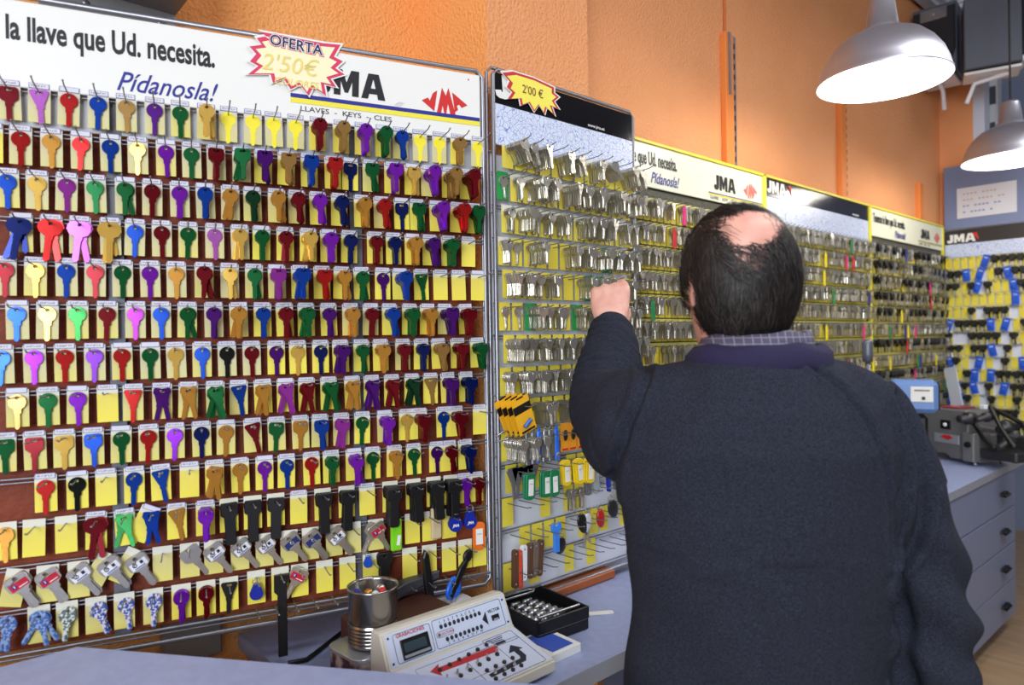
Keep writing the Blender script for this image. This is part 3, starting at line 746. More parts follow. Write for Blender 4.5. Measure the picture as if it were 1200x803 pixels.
for k in range(14):
    z = Z2[k]; x0 = .020 if k % 2 else .030
    if k == 0: x0 = .034
    for c in range(12):
        x = x0 + .0345*c
        if x > .425: continue
        where = f'{ORD[c+1]} hook from left, {rowname(k+1)}, middle board'
        green = (k, c) in ((1, 0), (4, 7), (4, 8), (5, 2), (5, 6), (3, 9))
        B2.hooks.append((x, z-.009))
        if k > 9 and rnd2.random() < .45: continue
        ca = link('price_card', CARDME['strong'], None, None, swing(B2, x, z, .0012+random.uniform(0, .0006), rnd2.gauss(0, .01)))
        if green: ca.data = grn_me if 'grn_me' in globals() else globals().setdefault('grn_me', (lambda b: (b.box((0, 0, -.026), (.0285, .0006, .056)), b.mesh('card', grncard))[1])(MB()))
        if NCARD[0] < 300 and k < 12:
            tag(ca, ('green' if green else 'bright yellow') + ' card behind the keys on the ' + where, 'card', GC2); NCARD[0] += 1
            if k > 3: link('label_strip', rnd2.choice(LABME), ca, (0, 0, .0005))
        else:
            bpy.data.objects.remove(ca)
            s_ = STUFF.setdefault('cards', MB()); s_.box((0, 0, -.026), (.0285, .0006, .056), 1 if green else 0, swing(B2, x, z, .0014))
        if k < 10:
            n = rnd2.choice((1, 5, 7, 9, 11, 13, 14, 15))
            if k == 0: n = rnd2.choice((10, 12, 13, 14)) if c not in (3, 6, 9) else rnd2.choice((0, 2))
            if (k, c) in ((3, 3), (4, 4), (4, 5), (5, 0), (5, 1), (3, 4)): n = 1 if c < 2 else 0
            if k == 8 and c < 2: continue
            if n: steel_bunch(B2, x, z-.0105, n, where, rollo=rnd2.gauss(-.30 if k == 0 else 0, .05 if k else .15))
        elif k in (10, 11) and c > 3:
            steel_bunch(B2, x, z-.0105, rnd2.choice((3, 5, 6)), where)
B2.put_hooks(dsteel, .070)
# bottom rail, loops at the side
b = MB(); b.tube([(-.012, -.004, .33), (.014, -.012, .335), (.014, -.020, .35), (-.004, -.020, .352), (-.012, -.006, .34)], .0016, 6); b.build('ring_catch', steel, B2.e)

# ============================================================ BOARDS 3, 4, 5
XB = -1.1295
def yellow_board(name, label, y0, y1, head):
    bd = Board(name, label, (XB, y0), (0, 1), y1-y0, .525, -.50)
    b = MB(); wd = y1-y0
    for c, d in (((wd/2, 0, bd.h-.004), (wd, .012, .008)), ((wd/2, 0, .004), (wd, .012, .008)), ((.004, 0, bd.h/2), (.008, .012, bd.h)), ((wd-.004, 0, bd.h/2), (.008, .012, bd.h))): b.box(c, d, ch=.001)
    b.build('frame', yellowp, bd.e)
    sheet(.006, wd-.006, .006, bd.h-.008, .010, .004, 'backing', mat('olive_backing', (70, 70, 56), .6), bd.e)
    if head == 'cream':
        h = sheet(.008, wd-.008, bd.lz(.402), bd.h-.008, .002, .004, 'sign_panel', cream, bd.e)
        text('Tenemos la llave que Ud. necesita.', .050, wd*.435, bd.lz(.462), ink, h, y=-.001, sx=.50, align='RIGHT', off=.0012)
        text('P\u00eddanosla!', .042, wd*.44, bd.lz(.416), blueink, h, y=-.001, sx=.74, shear=.4, off=.0005, align='RIGHT')
        brandword(wd*.655, bd.lz(.438), .044, ink, h, y=-.001, sx=.86, gap=.06)
        diamond(wd*.90, bd.lz(.457), .085, paleredink, h, y=-.001)
        sheet(wd*.62, wd-.012, bd.lz(.424), bd.lz(.4275), -.001, .0006, 'blue_stripe', blueink, h)
        sheet(wd*.62, wd-.012, bd.lz(.4195), bd.lz(.424), -.001, .0005, 'yellow_stripe', yellowp, h)
        text('LLAVES  -  KEYS  -  CLES', .0125, wd*.63, bd.lz(.4085), ink, h, y=-.001, sx=1.1)
    else:
        h = sheet(.008, wd-.008, bd.lz(.458), bd.h-.008, .002, .004, 'sign_panel', black, bd.e)
        sheet(.008, wd-.008, bd.lz(.375), bd.lz(.458), .002, .004, 'map_panel', crackle, bd.e)
        brandword(.02, bd.lz(.470), .040, white, h, y=-.001, gap=.06)
        b = MB(); b.plate([(.158, bd.lz(.510)), (.178, bd.lz(.510)), (.190, bd.lz(.472))], -.0016, -.001); b.build('red_wedge', redink, h)
        text('www.jma.es', .012, wd-.16, bd.lz(.466), whitepl, h, y=-.001)
    bd.rails([bd.lz(.37-.0648*k) for k in range(13)], zinc, y=.004)
    b = MB()
    for k in range(13):
        b.box((wd/2, -.0015, bd.lz(.37-.0648*k)), (wd-.02, .0016, .007))
    b.build('price_rail', mat('yellow_strip', (208, 202, 112), .5), bd.e)
    return bd
B3 = yellow_board('key_display_board', 'yellow-framed cream-headed key board just right of the middle board, behind the man', 1.245, 2.088, 'cream')
B4 = yellow_board('key_display_board', 'yellow-framed key board with black header, right of the man\'s head', 2.090, 2.930, 'black')
B5 = yellow_board('key_display_board', 'furthest cream-headed key board on the long wall, beside the corner', 2.932, 3.822, 'cream')
rnd3 = random.Random(8)
cards = STUFF.setdefault('cards', MB())
CAR = []            # black-headed keys: (matrix, where)
odd = []
for bi, bd in enumerate((B3, B4, B5)):
    for k in range(13):
        z = bd.lz(.37-.0648*k) - .001
        n_c = int((bd.w-.03)/.029)
        for c in range(n_c):
            x = .022 + .029*c + (.012 if k % 2 else 0)
            if x > bd.w-.012: continue
            bd.hooks.append((x, z-.006))
            where = f'{ORD[c+1]} hook, {rowname(k+1)}, ' + ('cream-headed board behind the man', 'black-headed board on the long wall', 'furthest cream-headed board')[bi]
            cards.box((0, 0, -.026), (.026, .0006, .054), 0, swing(bd, x, z-.004, .003))
            r = rnd3.random()
            if bd is B5 and (k < 5 and c % 2 == 0 and r < .95 or k >= 5 and k % 2 == 0 and r < .5):
                for q in range(2): CAR.append((swing(bd, x, z-.010, .010+.018*q, rnd3.gauss(0, .12)), where, 2-q))
            elif bd is B4 and k == 0 and c < 1: pass
            elif r < .90:
                n = rnd3.choice((4, 5, 6, 7, 8))
                t_ = rnd3.choice((0, 1, 2))
                for q in range(n):
                    M_ = swing(bd, x, z-.010, .005+.0055*q, rnd3.gauss(0, .06), rnd3.gauss(0, .16), rnd3.gauss(0, .04)) @ KS
                    STEEL.append((M_, t_, where, n-q, (M_.translation-ORG).length+.0, n))
            elif r < .955: odd.append((bd, x, z-.004, where))
    bd.put_hooks(dsteel, .05)
fobs = [('pink', (220, 40, 120)), ('red', (200, 36, 40)), ('bright yellow', (236, 214, 30)), ('green', (34, 130, 80)), ('dark blue', (30, 40, 130)), ('bright yellow', (236, 214, 30))]
for i, (bd, x, z, where) in enumerate(odd):
    nm, c = fobs[i % 6]
    b = MB(); b.box((0, 0, -.028), (.016, .004, .05), ch=.0015); b.lathe([(.003, -.001), (.0045, -.001), (.0045, .001), (.003, .001)], (0, 0, 0), 10, 0, Matrix.Rotation(R(90), 4, 'X'))
    tag(b.build('plastic_fob', mat(nm.replace(' ', '_')+'_plastic', c, .4), None, None, swing(bd, x, z-.01, .04)), f'{nm} flat fob, {where}', 'fob', 'coloured fobs among the steel keys')
# steel keys: 300 of their own, the rest together
STEEL.sort(key=lambda q: (q[3] > 1 or q[4] > 1.9, q[4]))
rest = MB()
for i, (M_, t, where, front, d, n) in enumerate(STEEL):
    if i < 300:
        tag(link('steel_key', STKME[t], None, None, M_), (f'frontmost steel key, ' if front == 1 else f'{ORD[front]} steel key from the front, ') + where, 'key', GS)
    else: rest.add(LOWK.v, LOWK.f, 0, False, M_)
tag(rest.build('steel_keys', nickel), 'all the further steel keys bunched on the hooks of the long wall\'s boards', 'keys', kind='stuff')

# ============================================================ FAR BOARD
YF = 3.832
B6 = Board('key_display_board', 'far corner board with black header, black car keys and blue blister cards', (-1.128, YF), (1, 0), .72, .500, -.50)
b = MB(); ring(b, 0, .72, 0, B6.h, .004); b.build('frame', zinc, B6.e)
sheet(.004, .716, .006, B6.h-.006, .010, .004, 'backing', mat('pale_backing', (222, 226, 240), .5), B6.e)
h6 = sheet(.004, .716, B6.lz(.430), B6.h-.004, .002, .004, 'sign_panel', mat('charcoal_board', (34, 32, 34), .4), B6.e)
sheet(.004, .716, B6.lz(.365), B6.lz(.430), .002, .004, 'map_panel', crackle, B6.e)
brandword(.014, B6.lz(.437), .040, white, h6, y=-.001, sx=.98, gap=.04)
b = MB(); b.plate([(.118, B6.lz(.478)), (.140, B6.lz(.478)), (.148, B6.lz(.440))], -.0016, -.001); b.build('red_wedge', redink, h6)
B6.rails([B6.lz(.36-.0600*k) for k in range(14)], zinc)
rnd6 = random.Random(3)
blister = MB(); blister.box((0, 0, -.026), (.030, .001, .060), 0); blister.box((0, -.004, -.034), (.016, .008, .020), 0, ch=.003); blister.box((0, -.001, -.010), (.016, .001, .005), 1)
BL = blister.mesh('blister_card', [bluecard, mat('clear_blister', (200, 216, 240), .2)])
ycb = MB(); ycb.box((0, 0, -.026), (.028, .0008, .056)); YC = ycb.mesh('card', mat('lemon_card', (234, 222, 70), .5))
for k in range(14):
    z = B6.lz(.36-.0600*k)
    for c in range(21):
        x = .020 + .0328*c + (.010 if k % 2 else 0)
        if x > .705: continue
        B6.hooks.append((x, z-.008)); vis = c < 12
        where = f'{ORD[c+1]} hook from left, {rowname(k+1)}, far corner board'
        r = rnd6.random()
        if k == 0: r = .5 if c < 5 else (.9 if c == 5 else .1)
        if k == 3 and c < 8 or k == 4 and c < 3: r = .5
        if not vis:
            cards.box((0, 0, -.026), (.028, .0006, .056), 0, swing(B6, x, z, .002)); continue
        if r < .78 or k == 0:
            cards.box((0, 0, -.026), (.028, .0006, .056), 0, swing(B6, x, z, .002))
        if r < .52 and r != .5 and True:
            n = 3
            for q in range(n): CAR.append((swing(B6, x, z-.010, .008+.009*q, rnd6.gauss(0, .15)), where, n-q))
        elif r >= .88:
            tag(link('blister_card', BL, None, None, swing(B6, x, z, .02, rnd6.gauss(0, .15))), 'blue blister card on the ' + where, 'blister card', 'blue blister cards of the far board')
B6.put_hooks(dsteel, .05)
b = MB(); b.plate([(-.0055, -.018), (-.0145, -.012), (-.0160, -.001), (-.010, .008), (.010, .008), (.0160, -.001), (.0145, -.012), (.0055, -.018), (.0050, -.026), (-.0050, -.026)], -.0055, .0055, (), 0, .002)
b.box((0, 0, -.036), (.006, .002, .026), 1)
CK = b.mesh('car_key', [blkpl, nickel])
CAR.sort(key=lambda q: (q[2], (q[0].translation-ORG).length if 'far corner' not in q[1] else 0))
restc = MB()
for i, (M_, where, front) in enumerate(CAR):
    if i < 300: tag(link('car_key', CK, None, None, M_), f'black-headed car key, {ORD[front]} from front, {where}', 'key', 'black-headed car keys')
    else:
        restc.add([v.co[:] for v in CK.vertices], [list(p.vertices) for p in CK.polygons], 0, False, M_)
if restc.v: tag(restc.build('car_keys', blkpl), 'remaining black-headed car keys deep on the hooks of the last boards', 'keys', kind='stuff')
tag(STUFF['cards'].build('price_cards', [yel, grncard]), 'remaining yellow cards behind the key bunches of the wall boards', 'cards', kind='stuff')

# grey panel with the taped notice above the far board
gp = slab('backing_panel', -1.128, -.30, YF+.012, YF+.028, CAMH+.505, CAMH+.812, mat('blue_grey_panel', (118, 132, 168), .5)); tag(gp, 'blue-grey panel standing on top of the far corner board', 'panel')
Mg = frame(Vector((-1.128, YF+.012, CAMH+.505)), (1, 0))
nt_ = trace(Mg, [(1121, 222), (1191, 213), (1190, 252), (1123, 258)])
b = MB(); xs = [p[0] for p in nt_]; zs = [p[1] for p in nt_]; x0, x1, z0, z1 = min(xs), max(xs), zs[3]+.005, zs[0]
b.box(((x0+x1)/2, -.003, (z0+z1)/2), (x1-x0, .002, z1-z0))
no = b.build('paper_notice', mat('notice_paper', (214, 216, 224), .7)); no.matrix_world = Mg
tag(no, 'white typed notice taped to the blue-grey panel over the far board', 'notice')
b = MB(); zz = z1-.03
for k, (m_, wd) in enumerate(((0, .7), (0, .85), (1, .8), (1, .6))):
    for q in range(12):
        if (q+k) % 5 == 4 or q/12 > wd: continue
        b.box((x0+.03+q*(x1-x0-.05)/12, -.0045, zz), (.010, .0005, .006), m_)
    zz -= (z1-z0)*.2
b.build('print_lines', [mat('faded_print', (190, 160, 150), .7), mat('blue_print', (80, 120, 180), .7)], no)

# ============================================================ slotted uprights on the wall
for i, (yy, zt) in enumerate(((1.935, .935), (2.748, .935), (3.585, .70))):
    o = empty('shelf_upright', (-1.155, yy, CAMH+.50)); tag(o, ('first slotted shelf upright on the orange wall, above the yellow-framed board', 'second slotted shelf upright, below the near pendant lamp', 'short slotted shelf upright nearest the corner')[i], 'shelf upright', 'slotted uprights on the orange wall')
    b = MB(); b.box((.010, -.03, (zt-.5)/2), (.02, .045, zt-.5), ch=.002); b.build('painted_batten', mat('orange_paint', (232, 136, 62), .6), o)
    b = MB(); b.box((.007, .004, (zt-.5)/2), (.014, .02, zt-.5), 0); 
    for q in range(int((zt-.5)/.032)): b.box((.0145, .004, .02+q*.032), (.001, .006, .017), 1)
    b.build('slotted_strip', [zinc if i == 0 else orange, darkm], o)
    if i == 0:
        b = MB(); b.box((.022, -.034, .34), (.004, .010, .19)); b.build('steel_strip', zinc, o)
b = MB(); b.tube([(-1.151, 1.905, CAMH+.93), (-1.151, 1.905, H)], .004, 6)
tag(b.build('cable', mat('orange_cable', (206, 110, 50), .6)), 'thin painted cable running up the orange wall', 'cable')
# metal bracket at the top left, with white box
o = empty('wall_bracket', (LW, .20, CAMH+.52)); tag(o, 'grey metal wall bracket above the left board carrying a white box', 'bracket')
b = MB(); b.box((.03, .055, .038), (.006, .20, .05), ch=.001)
for q in (-.012, .10): b.lathe([(0, .002), (.005, .002), (.005, 0)], (0, 0, 0), 12, 1, Matrix.Translation((.034, q+.03, .04)) @ Matrix.Rotation(R(90), 4, 'Y'))
b.box((.065, .055, .064), (.13, .20, .006), 0); b.build('steel_angle', [mat('bracket_grey', (138, 138, 142), .45, .3), dsteel], o)
b = MB(); b.box((LW+.075, .25, CAMH+.66), (.13, .22, .14), ch=.006)
tag(b.build('junction_box', whitepl), 'white plastic box on the wall bracket above the left board', 'box')
b = MB(); b.box((LW+.012, .37, CAMH-.50), (.02, .10, .14), 0, ch=.004)
for q in (-.02, .025): b.ball((LW+.023, .37+q, CAMH-.48), .004, 1)
tag(b.build('wall_socket_box', [mat('bracket_grey', (138, 138, 142), .45, .3), steel]), 'grey metal box on the wall under the left board', 'box')

# ============================================================ counters
CT = CAMH-.55
ct = slab('worktop', LW+.001, -.775, .455, 3.83, CT-.03, CT, laminate)
ct.data.materials.append(mat('worktop_edge', (152, 156, 168), .5)); tag(ct, 'long blue-grey laminate worktop along the wall of key boards', 'worktop')
# (the wall steps in, so the worktop is cut to it)
bm = bmesh.new(); bm.from_mesh(ct.data)
bm.clear()
P = [(-1.324, .455), (-.775, .455), (-.775, 3.826), (-1.153, 3.826), (-1.153, 1.195), (-1.073, 1.195), (-1.073, .880), (-1.324, .880)]
vs = [bm.verts.new((x, y, CT)) for x, y in P]; f_ = bm.faces.new(vs); r_ = bmesh.ops.extrude_face_region(bm, geom=[f_])
for g in r_['geom']:
    if isinstance(g, bmesh.types.BMVert): g.co.z -= .03
bmesh.ops.recalc_face_normals(bm, faces=bm.faces); bm.faces.ensure_lookup_table()
for f_ in bm.faces:
    if abs(f_.normal.z) < .5 and f_.normal.x > .5: f_.material_index = 1
bm.to_mesh(ct.data); bm.free()
b = MB(); b.box((-1.04, 1.02, CT+.011), (.034, .36, .020), ch=.003)
tag(b.build('wooden_lath', mat('orange_wood', (170, 92, 46), .5, vary=(20, (148, 76, 36), .3, .7, (1, .1, 1)))), 'orange-brown wooden lath lying along the foot of the middle board', 'lath')
# nearer counter with its slanting corner
FZ = CAMH-.43
P = [(-1.150, -.6), (-1.150, .17), (-.615, .585), (-.46, .60), (-.46, -.6)]
b = MB(); n_ = len(P)
b.add([(x, y, FZ) for x, y in P] + [(x, y, FZ-.028) for x, y in P], [tuple(range(n_)), tuple(reversed(range(n_, 2*n_)))] + [(i, i+n_, (i+1) % n_+n_, (i+1) % n_) for i in range(n_)])
me = b.mesh('counter_top', laminate); bm = bmesh.new(); bm.from_mesh(me); bmesh.ops.recalc_face_normals(bm, faces=bm.faces); bmesh.ops.bevel(bm, geom=[e for e in bm.edges if abs(e.verts[0].co.z-FZ) < 1e-6 and abs(e.verts[1].co.z-FZ) < 1e-6], offset=.002, segments=2, affect='EDGES'); bm.to_mesh(me); bm.free()
o = link('counter', me); tag(o, 'nearer grey counter top with a slanting edge, at the bottom left', 'counter')
b = MB(); P2 = [(-1.12, -.55), (-1.12, .13), (-.94, .275), (-.50, .29), (-.50, -.55)]
b.add([(x, y, FZ-.028) for x, y in P2] + [(x, y, 0) for x, y in P2], [(i, i+5, (i+1) % 5+5, (i+1) % 5) for i in range(5)]); b.build('counter_body', cabinet_m, o)
# drawer units under the worktop
def unit(y0, y1, label):
    o = empty('drawer_cabinet', (-.80, y0, 0)); tag(o, label, 'cabinet', 'grey drawer cabinets under the worktop')
    wd = y1-y0; zt = CT-.031
    b = MB(); b.box((-.165, wd/2, (zt+.075)/2), (.33, wd-.004, zt-.075)); b.build('carcass', cabinet_m, o)
    b = MB(); b.box((-.19, wd/2, .037), (.28, wd-.01, .074)); b.build('plinth', mat('plinth_grey', (96, 98, 110), .6), o)
    top = zt-.004; hh = (zt-.08)/4 
    for k in range(4):
        b = MB(); b.box((.009, wd/2, top-hh/2), (.018, wd-.008, hh-.005), ch=.0015); d = b.build('drawer', mat('drawer_front', (128, 137, 166), .45), o)
        for q in ((wd-.195, .2) if wd > .6 else (wd/2,)):
            b = MB(); b.tube([(.018, q-.034, top-.075), (.036, q-.034, top-.079), (.036, q+.034, top-.079), (.018, q+.034, top-.075)], .0055, 8)
            b.box((.026, q, top-.071), (.016, .074, .006), ch=.002); b.build('handle', blkpl, d)
        top -= hh
unit(2.40, 3.52, 'grey four-drawer cabinet with black handles at the right, under the gray key machine')
unit(1.27, 2.39, 'grey four-drawer cabinet hidden mostly behind the man')
b = MB(); b.box((-.96, .62, (CT-.03)/2), (.28, .03, CT-.03)); tag(b.build('support_panel', darkm), 'dark support panel under the near end of the worktop', 'panel')

# ============================================================ console
M0 = frame(Vector((-.796, .530, CT)), (0, 1))
dev = empty('key_copying_console', M=M0); tag(dev, 'cream key-copying console with sloping face, small display and red arrow', 'machine')
LD = .252
prof = [(0, 0.006), (0, .026), (.104, .050), (.128, .100), (.134, .102), (.158, .098), (.162, .006)]     # (depth, height)
b = MB(); n_ = len(prof)
V = [(x, d, h) for x in (0, LD) for d, h in prof]
F = [(i, (i+1) % n_, (i+1) % n_+n_, i+n_) for i in range(n_)] + [tuple(reversed(range(n_))), tuple(range(n_, 2*n_))]
b.add(V, F); me = b.mesh('housing', mat('cream_plastic', (212, 208, 196), .45)); bm = bmesh.new(); bm.from_mesh(me); bmesh.ops.recalc_face_normals(bm, faces=bm.faces)
bmesh.ops.bevel(bm, geom=list(bm.edges), offset=.003, segments=2, affect='EDGES', clamp_overlap=True); bm.to_mesh(me); bm.free()
link('housing', me, dev)
b = MB()
for x in (.02, LD-.02):
    for d in (.02, .145): b.box((x, d, .003), (.02, .014, .006))
b.build('rubber_foot', blkpl, dev)
def face(d0, h0, d1, h1):
    """frame on a sloping face: x along the console, z up the slope"""
    v = Vector((0, d1-d0, h1-h0)); L = v.length; v.normalize(); y = v.cross(Vector((1, 0, 0)))
    m = Matrix.Identity(4)
    for i, q in enumerate((Vector((1, 0, 0)), y, v)):
        for j in range(3): m[j][i] = q[j]
    m.translation = (0, d0, h0); return m, L
FU, LU = face(.104, .050, .128, .100); FL, LL = face(0, .026, .104, .050)
plate_m = mat('pale_blue_plate', (206, 216, 238), .35); lineink = mat('dark_line', (30, 34, 50), .5)
def rr(x0, x1, z0, z1, r=.004, n=4):
    return arc(x0+r, z0+r, r, r, 180, 270, n) + arc(x1-r, z0+r, r, r, 270, 360, n) + arc(x1-r, z1-r, r, r, 0, 90, n) + arc(x0+r, z1-r, r, r, 90, 180, n)
def outline(b, x0, x1, z0, z1, y, wd=.0008, mi=0, r=.004): b.plate(rr(x0, x1, z0, z1, r), y-.0003, y, [rr(x0+wd, x1-wd, z0+wd, z1-wd, r*.8)], mi)
fu = empty('t', None); bpy.data.objects.remove(fu)
def onface(name, F_, bld, mats, parent=dev):
    o = bld.build(name, mats, parent); o.matrix_local = F_; return o
b = MB(); b.box((LD/2, -.0004, LU/2), (LD-.014, .0008, LU-.006)); up = onface('upper_plate', FU, b, plate_m)
b = MB(); b.box((LD/2, -.0004, LL/2), (LD-.014, .0008, LL-.010)); lp = onface('keypad_plate', FL, b, plate_m)
b = MB(); outline(b, .019, .088, .006, LU-.006, -.0008); outline(b, .092, .236, .006, LU-.005, -.0008); outline(b, .096, .130, .022, .031, -.0010, .0006)
for x in (.011, LD-.011):
    for z in (.009, LU-.009): b.lathe([(0, .001), (.0018, .001), (.0018, 0)], (0, 0, 0), 10, 0, Matrix.Translation((x, -.0008, z)) @ Matrix.Rotation(R(90), 4, 'X'))
for k in range(10): b.ball((.108+.0088*k, -.001, .0375), (.0033, .0012, .0037), 0, 10, 6)
for k in range(9): b.ball((.114+.0088*k, -.001, .0165), (.0033, .0012, .0037), 0, 10, 6)
b.plate([(.190, .026), (.200, .037), (.200, .015)], -.0012, -.0008); b.build('printed_lines', lineink, up)
b = MB(); b.box((.055, -.0020, .0235), (.052, .0030, .030), 0, ch=.001); b.box((.054, -.0036, .0255), (.041, .0006, .014), 1); b.box((.055, -.0037, .0130), (.047, .0008, .004), 2); b.build('display', [blkpl, mat('lcd_glass', (58, 72, 80), .15), mat('silver_trim', (176, 182, 196), .3, .4)], up)
b = MB(); b.ball((.101, -.0014, .0265), (.0028, .0016, .0028), 0, 10, 6); b.build('indicator', mat('bronze_button', (120, 104, 70), .3, .4), up)
b = MB(); b.box((.2175, -.0014, .023), (.016, .0016, .009), 0, ch=.0005); b.box((.2175, -.0024, .020), (.010, .0008, .003), 1); b.build('reader_socket', [blkpl, mat('silver_trim', (176, 182, 196), .3, .4)], up)
rp_ = mat('console_red', (184, 44, 52), .5)
text('GRABACIONES', .0078, .025, LU-.0125, rp_, up, y=-.001, sx=1.0, off=.00012); text('LECTURA', .0056, .1055, .0246, rp_, up, y=-.0012, sx=1.0)
text('VECTOR', .0072, .2045, .0325, lineink, up, y=-.001, sx=.95, off=.0001)
for k, ch in enumerate('13579ACE0'): text(ch, .0066, .1058+.0088*k, .0425, lineink, up, y=-.001)
for k, ch in enumerate('2468BDFH'): text(ch, .0062, .1140+.0095*k, .0082, lineink, up, y=-.001)
b = MB(); arrow = [(.012, .030), (.040, .049), (.040, .041), (.160, .088-.020), (.160, .058), (.040, .028), (.040, .020)]
arrow = [(.050, .034), (.066, .050), (.066, .043), (.166, .0700), (.166, .0600), (.066, .0330), (.066, .026)]
arrow = trace(M0 @ FL, [(400+x/3.53, 640+y/3.53) for x, y in ((366, 524), (402, 490), (402, 506), (640, 413), (650, 436), (410, 526), (418, 540))], .001)
b.plate(arrow, -.0012, -.0008); b.build('red_arrow', rp_, lp)
b = MB()
b.plate([(.130, .026), (.130, .018), (.205, .022), (.214, .032), (.214, .050), (.222, .050), (.208, .066), (.192, .050), (.203, .050), (.203, .036), (.200, .031)], -.0012, -.0008)
outline(b, .118, .236, .006, .080, -.0008); outline(b, .036, .186, .030, .092, -.0008, .0006); outline(b, .172, .236, .074, .098, -.0008); outline(b, .020, .108, .004, .026, -.0008)
for k in range(3): b.box((.195, -.001, .093-.004*k), (.034-.005*k, .0004, .0016))
b.box((.198, -.001, .079), (.02, .0004, .006)); b.box((.062, -.001, .018), (.05, .0004, .0014)); b.box((.062, -.001, .012), (.03, .0004, .0014)); b.build('printed_lines', lineink, lp)
b = MB()
for k in range(6):
    for dz in (.066+.0026*k, .036+.0030*k):
        b.lathe([(0, .003), (.0032, .003), (.0036, 0)], (0, 0, 0), 12, 0, Matrix.Translation((.070+.0205*k, -.0008, dz+.006)) @ Matrix.Rotation(R(90), 4, 'X'))
for k in range(4):
    for dz in (.034+.001*k, .012+.0012*k): b.lathe([(0, .003), (.0032, .003), (.0036, 0)], (0, 0, 0), 12, 0, Matrix.Translation((.133+.0185*k, -.0008, dz)) @ Matrix.Rotation(R(90), 4, 'X'))
b.build('push_buttons', blkpl, lp)['kind'] = 'stuff'
for k in range(9):
    x, z = (.068+.0212*k, .050+.0021*k) if k < 6 else (.141+.02*(k-6), .0235)
    b = MB(); b.lathe([(0, .002), (.0030, .002), (.0030, 0)], (0, 0, 0), 10, 0, Matrix.Translation((x, -.0010, z)) @ Matrix.Rotation(R(90), 4, 'X')); b.tube([(x, -.002, z), (x+.0015, -.007, z+.003)], [.0011, .0016], 8)
    b.build('toggle_switch', steel, lp)

# ============================================================ tin can on its box
bx = empty('tin_box', (-1.005, .552, CT-.0)); tag(bx, 'tin box with a photo printed on its side, under the tin can', 'tin box'); bx.rotation_euler = (0, 0, R(6))
b = MB(); b.plate(rr(-.047, .047, -.047, .047, .018, 5), 0, .048, (), 0, .001, Matrix.Rotation(R(90), 4, 'X')); b.build('box_body', mat('photo_print', (190, 170, 160), .4, vary=(28, (60, 36, 44), .45, .55)), bx)
b = MB(); b.plate(rr(-.049, .049, -.049, .049, .02, 5), .0482, .0548, (), 0, .0015, Matrix.Rotation(R(90), 4, 'X')); b.build('lid', mat('tin_lid', (186, 190, 200), .35, .7), bx)
cz = CT+.0635-.008; cp = (-1.000, .562)
cn = empty('tin_can', (cp[0], cp[1], cz)); tag(cn, 'open ribbed steel tin can holding keys and odds and ends, left of the console', 'can')
pr = [(.0, .001), (.038, .001), (.0405, .004)]
for k in range(6): pr += [(.0412, .006+.0056*k), (.0412, .008+.0056*k), (.0380, .0105+.0056*k)]
pr += [(.0400, .045), (.0400, .090), (.0418, .0915), (.0418, .0945), (.0395, .0945), (.0385, .090), (.0385, .004), (0, .004)]
b = MB(); b.lathe(pr, (0, 0, 0), 48); b.build('can_wall', mat('tinplate', (160, 158, 154), .2, .95), cn)
for i, (dx, dy, m_, nm) in enumerate(((-.014, -.022, bluetag, 'blue'), (.010, .012, redink, 'red'), (.016, -.004, whitepl, 'white'), (-.004, .018, nickel, 'steel'), (.0, -.008, KM['o'], 'gold'))):
    b = MB(); b.tube([(cp[0]+dx*.3, cp[1]+dy*.3, cz+.006), (cp[0]+dx, cp[1]+dy, cz+.080)], .004, 8); b.ball((cp[0]+dx, cp[1]+dy, cz+.083), .0068)
    tag(b.build('screwdriver', m_), f'{nm} topped small tool standing in the tin can', 'tool', 'small tools in the tin can')
# scissors, scraper, socket case, booklet, paper tag
so_ = empty('scissors', (-1.035, .745, CT+.06)); tag(so_, 'blue-handled scissors standing behind the console, beside the black cutter', 'scissors'); so_.rotation_euler = (0, R(8), R(98))
bh = mat('blue_handles', (30, 98, 214), .35)
for s_, ang in ((-1, .5), (1, -.25)):
    b = MB(); Mz = Matrix.Rotation(ang, 4, 'Y')
    b.tube([Mz @ Vector((.016*math.cos(t)*.75, 0, .030+.017*math.sin(t))) + Vector((s_*.013, 0, 0)) for t in [k*math.pi/8 for k in range(17)]], .0042, 8, cap=False); b.build('finger_loop', bh, so_)
    b = MB(); b.box(Mz @ Vector((s_*.008, 0, -.022)), (.009, .002, .07), 0, Mz, ch=.0006); b.build('scissor_blade', steel, so_)
b = MB(); b.plate([(-.007, -.06), (-.009, 0), (-.007, .05), (0, .064), (.007, .052), (.008, 0), (.006, -.06)], -.005, .005, (), 0, .002)
tag(b.build('craft_knife', blkpl, None, None, Matrix.Translation((-1.06, .712, CT+.10)) @ Matrix.Rotation(R(90), 4, 'Z') @ Matrix.Rotation(-.12, 4, 'Y')), 'black upright cutter handle standing behind the console', 'cutter')
b = MB(); b.box((-1.045, .73, CT+.030), (.075, .13, .06), ch=.003)
tag(b.build('tool_box', whitepl), 'low white box behind the console holding the scissors', 'box')
b = MB(); b.plate([(-.006, -.058), (-.008, .0), (.0, .028), (.005, .03), (.006, .0), (.004, -.058)], -.004, .004, (), 0, .001); b.ball((0, 0, .026), (.011, .005, .013), 0)
tag(b.build('key_blank_cutter', blkpl, None, None, Matrix.Translation((-1.035, .772, CT+.118)) @ Matrix.Rotation(R(90), 4, 'Z') @ Matrix.Rotation(.55, 4, 'Y')), 'black slanting tool handle right of the blue scissors', 'tool')
b = MB(); b.plate([(-.075, -.012), (-.02, -.010), (.0, -.004), (.075, .0), (.078, .014), (.0, .016), (-.02, .012), (-.075, .004)], -.012, .012, (), 0, .002)
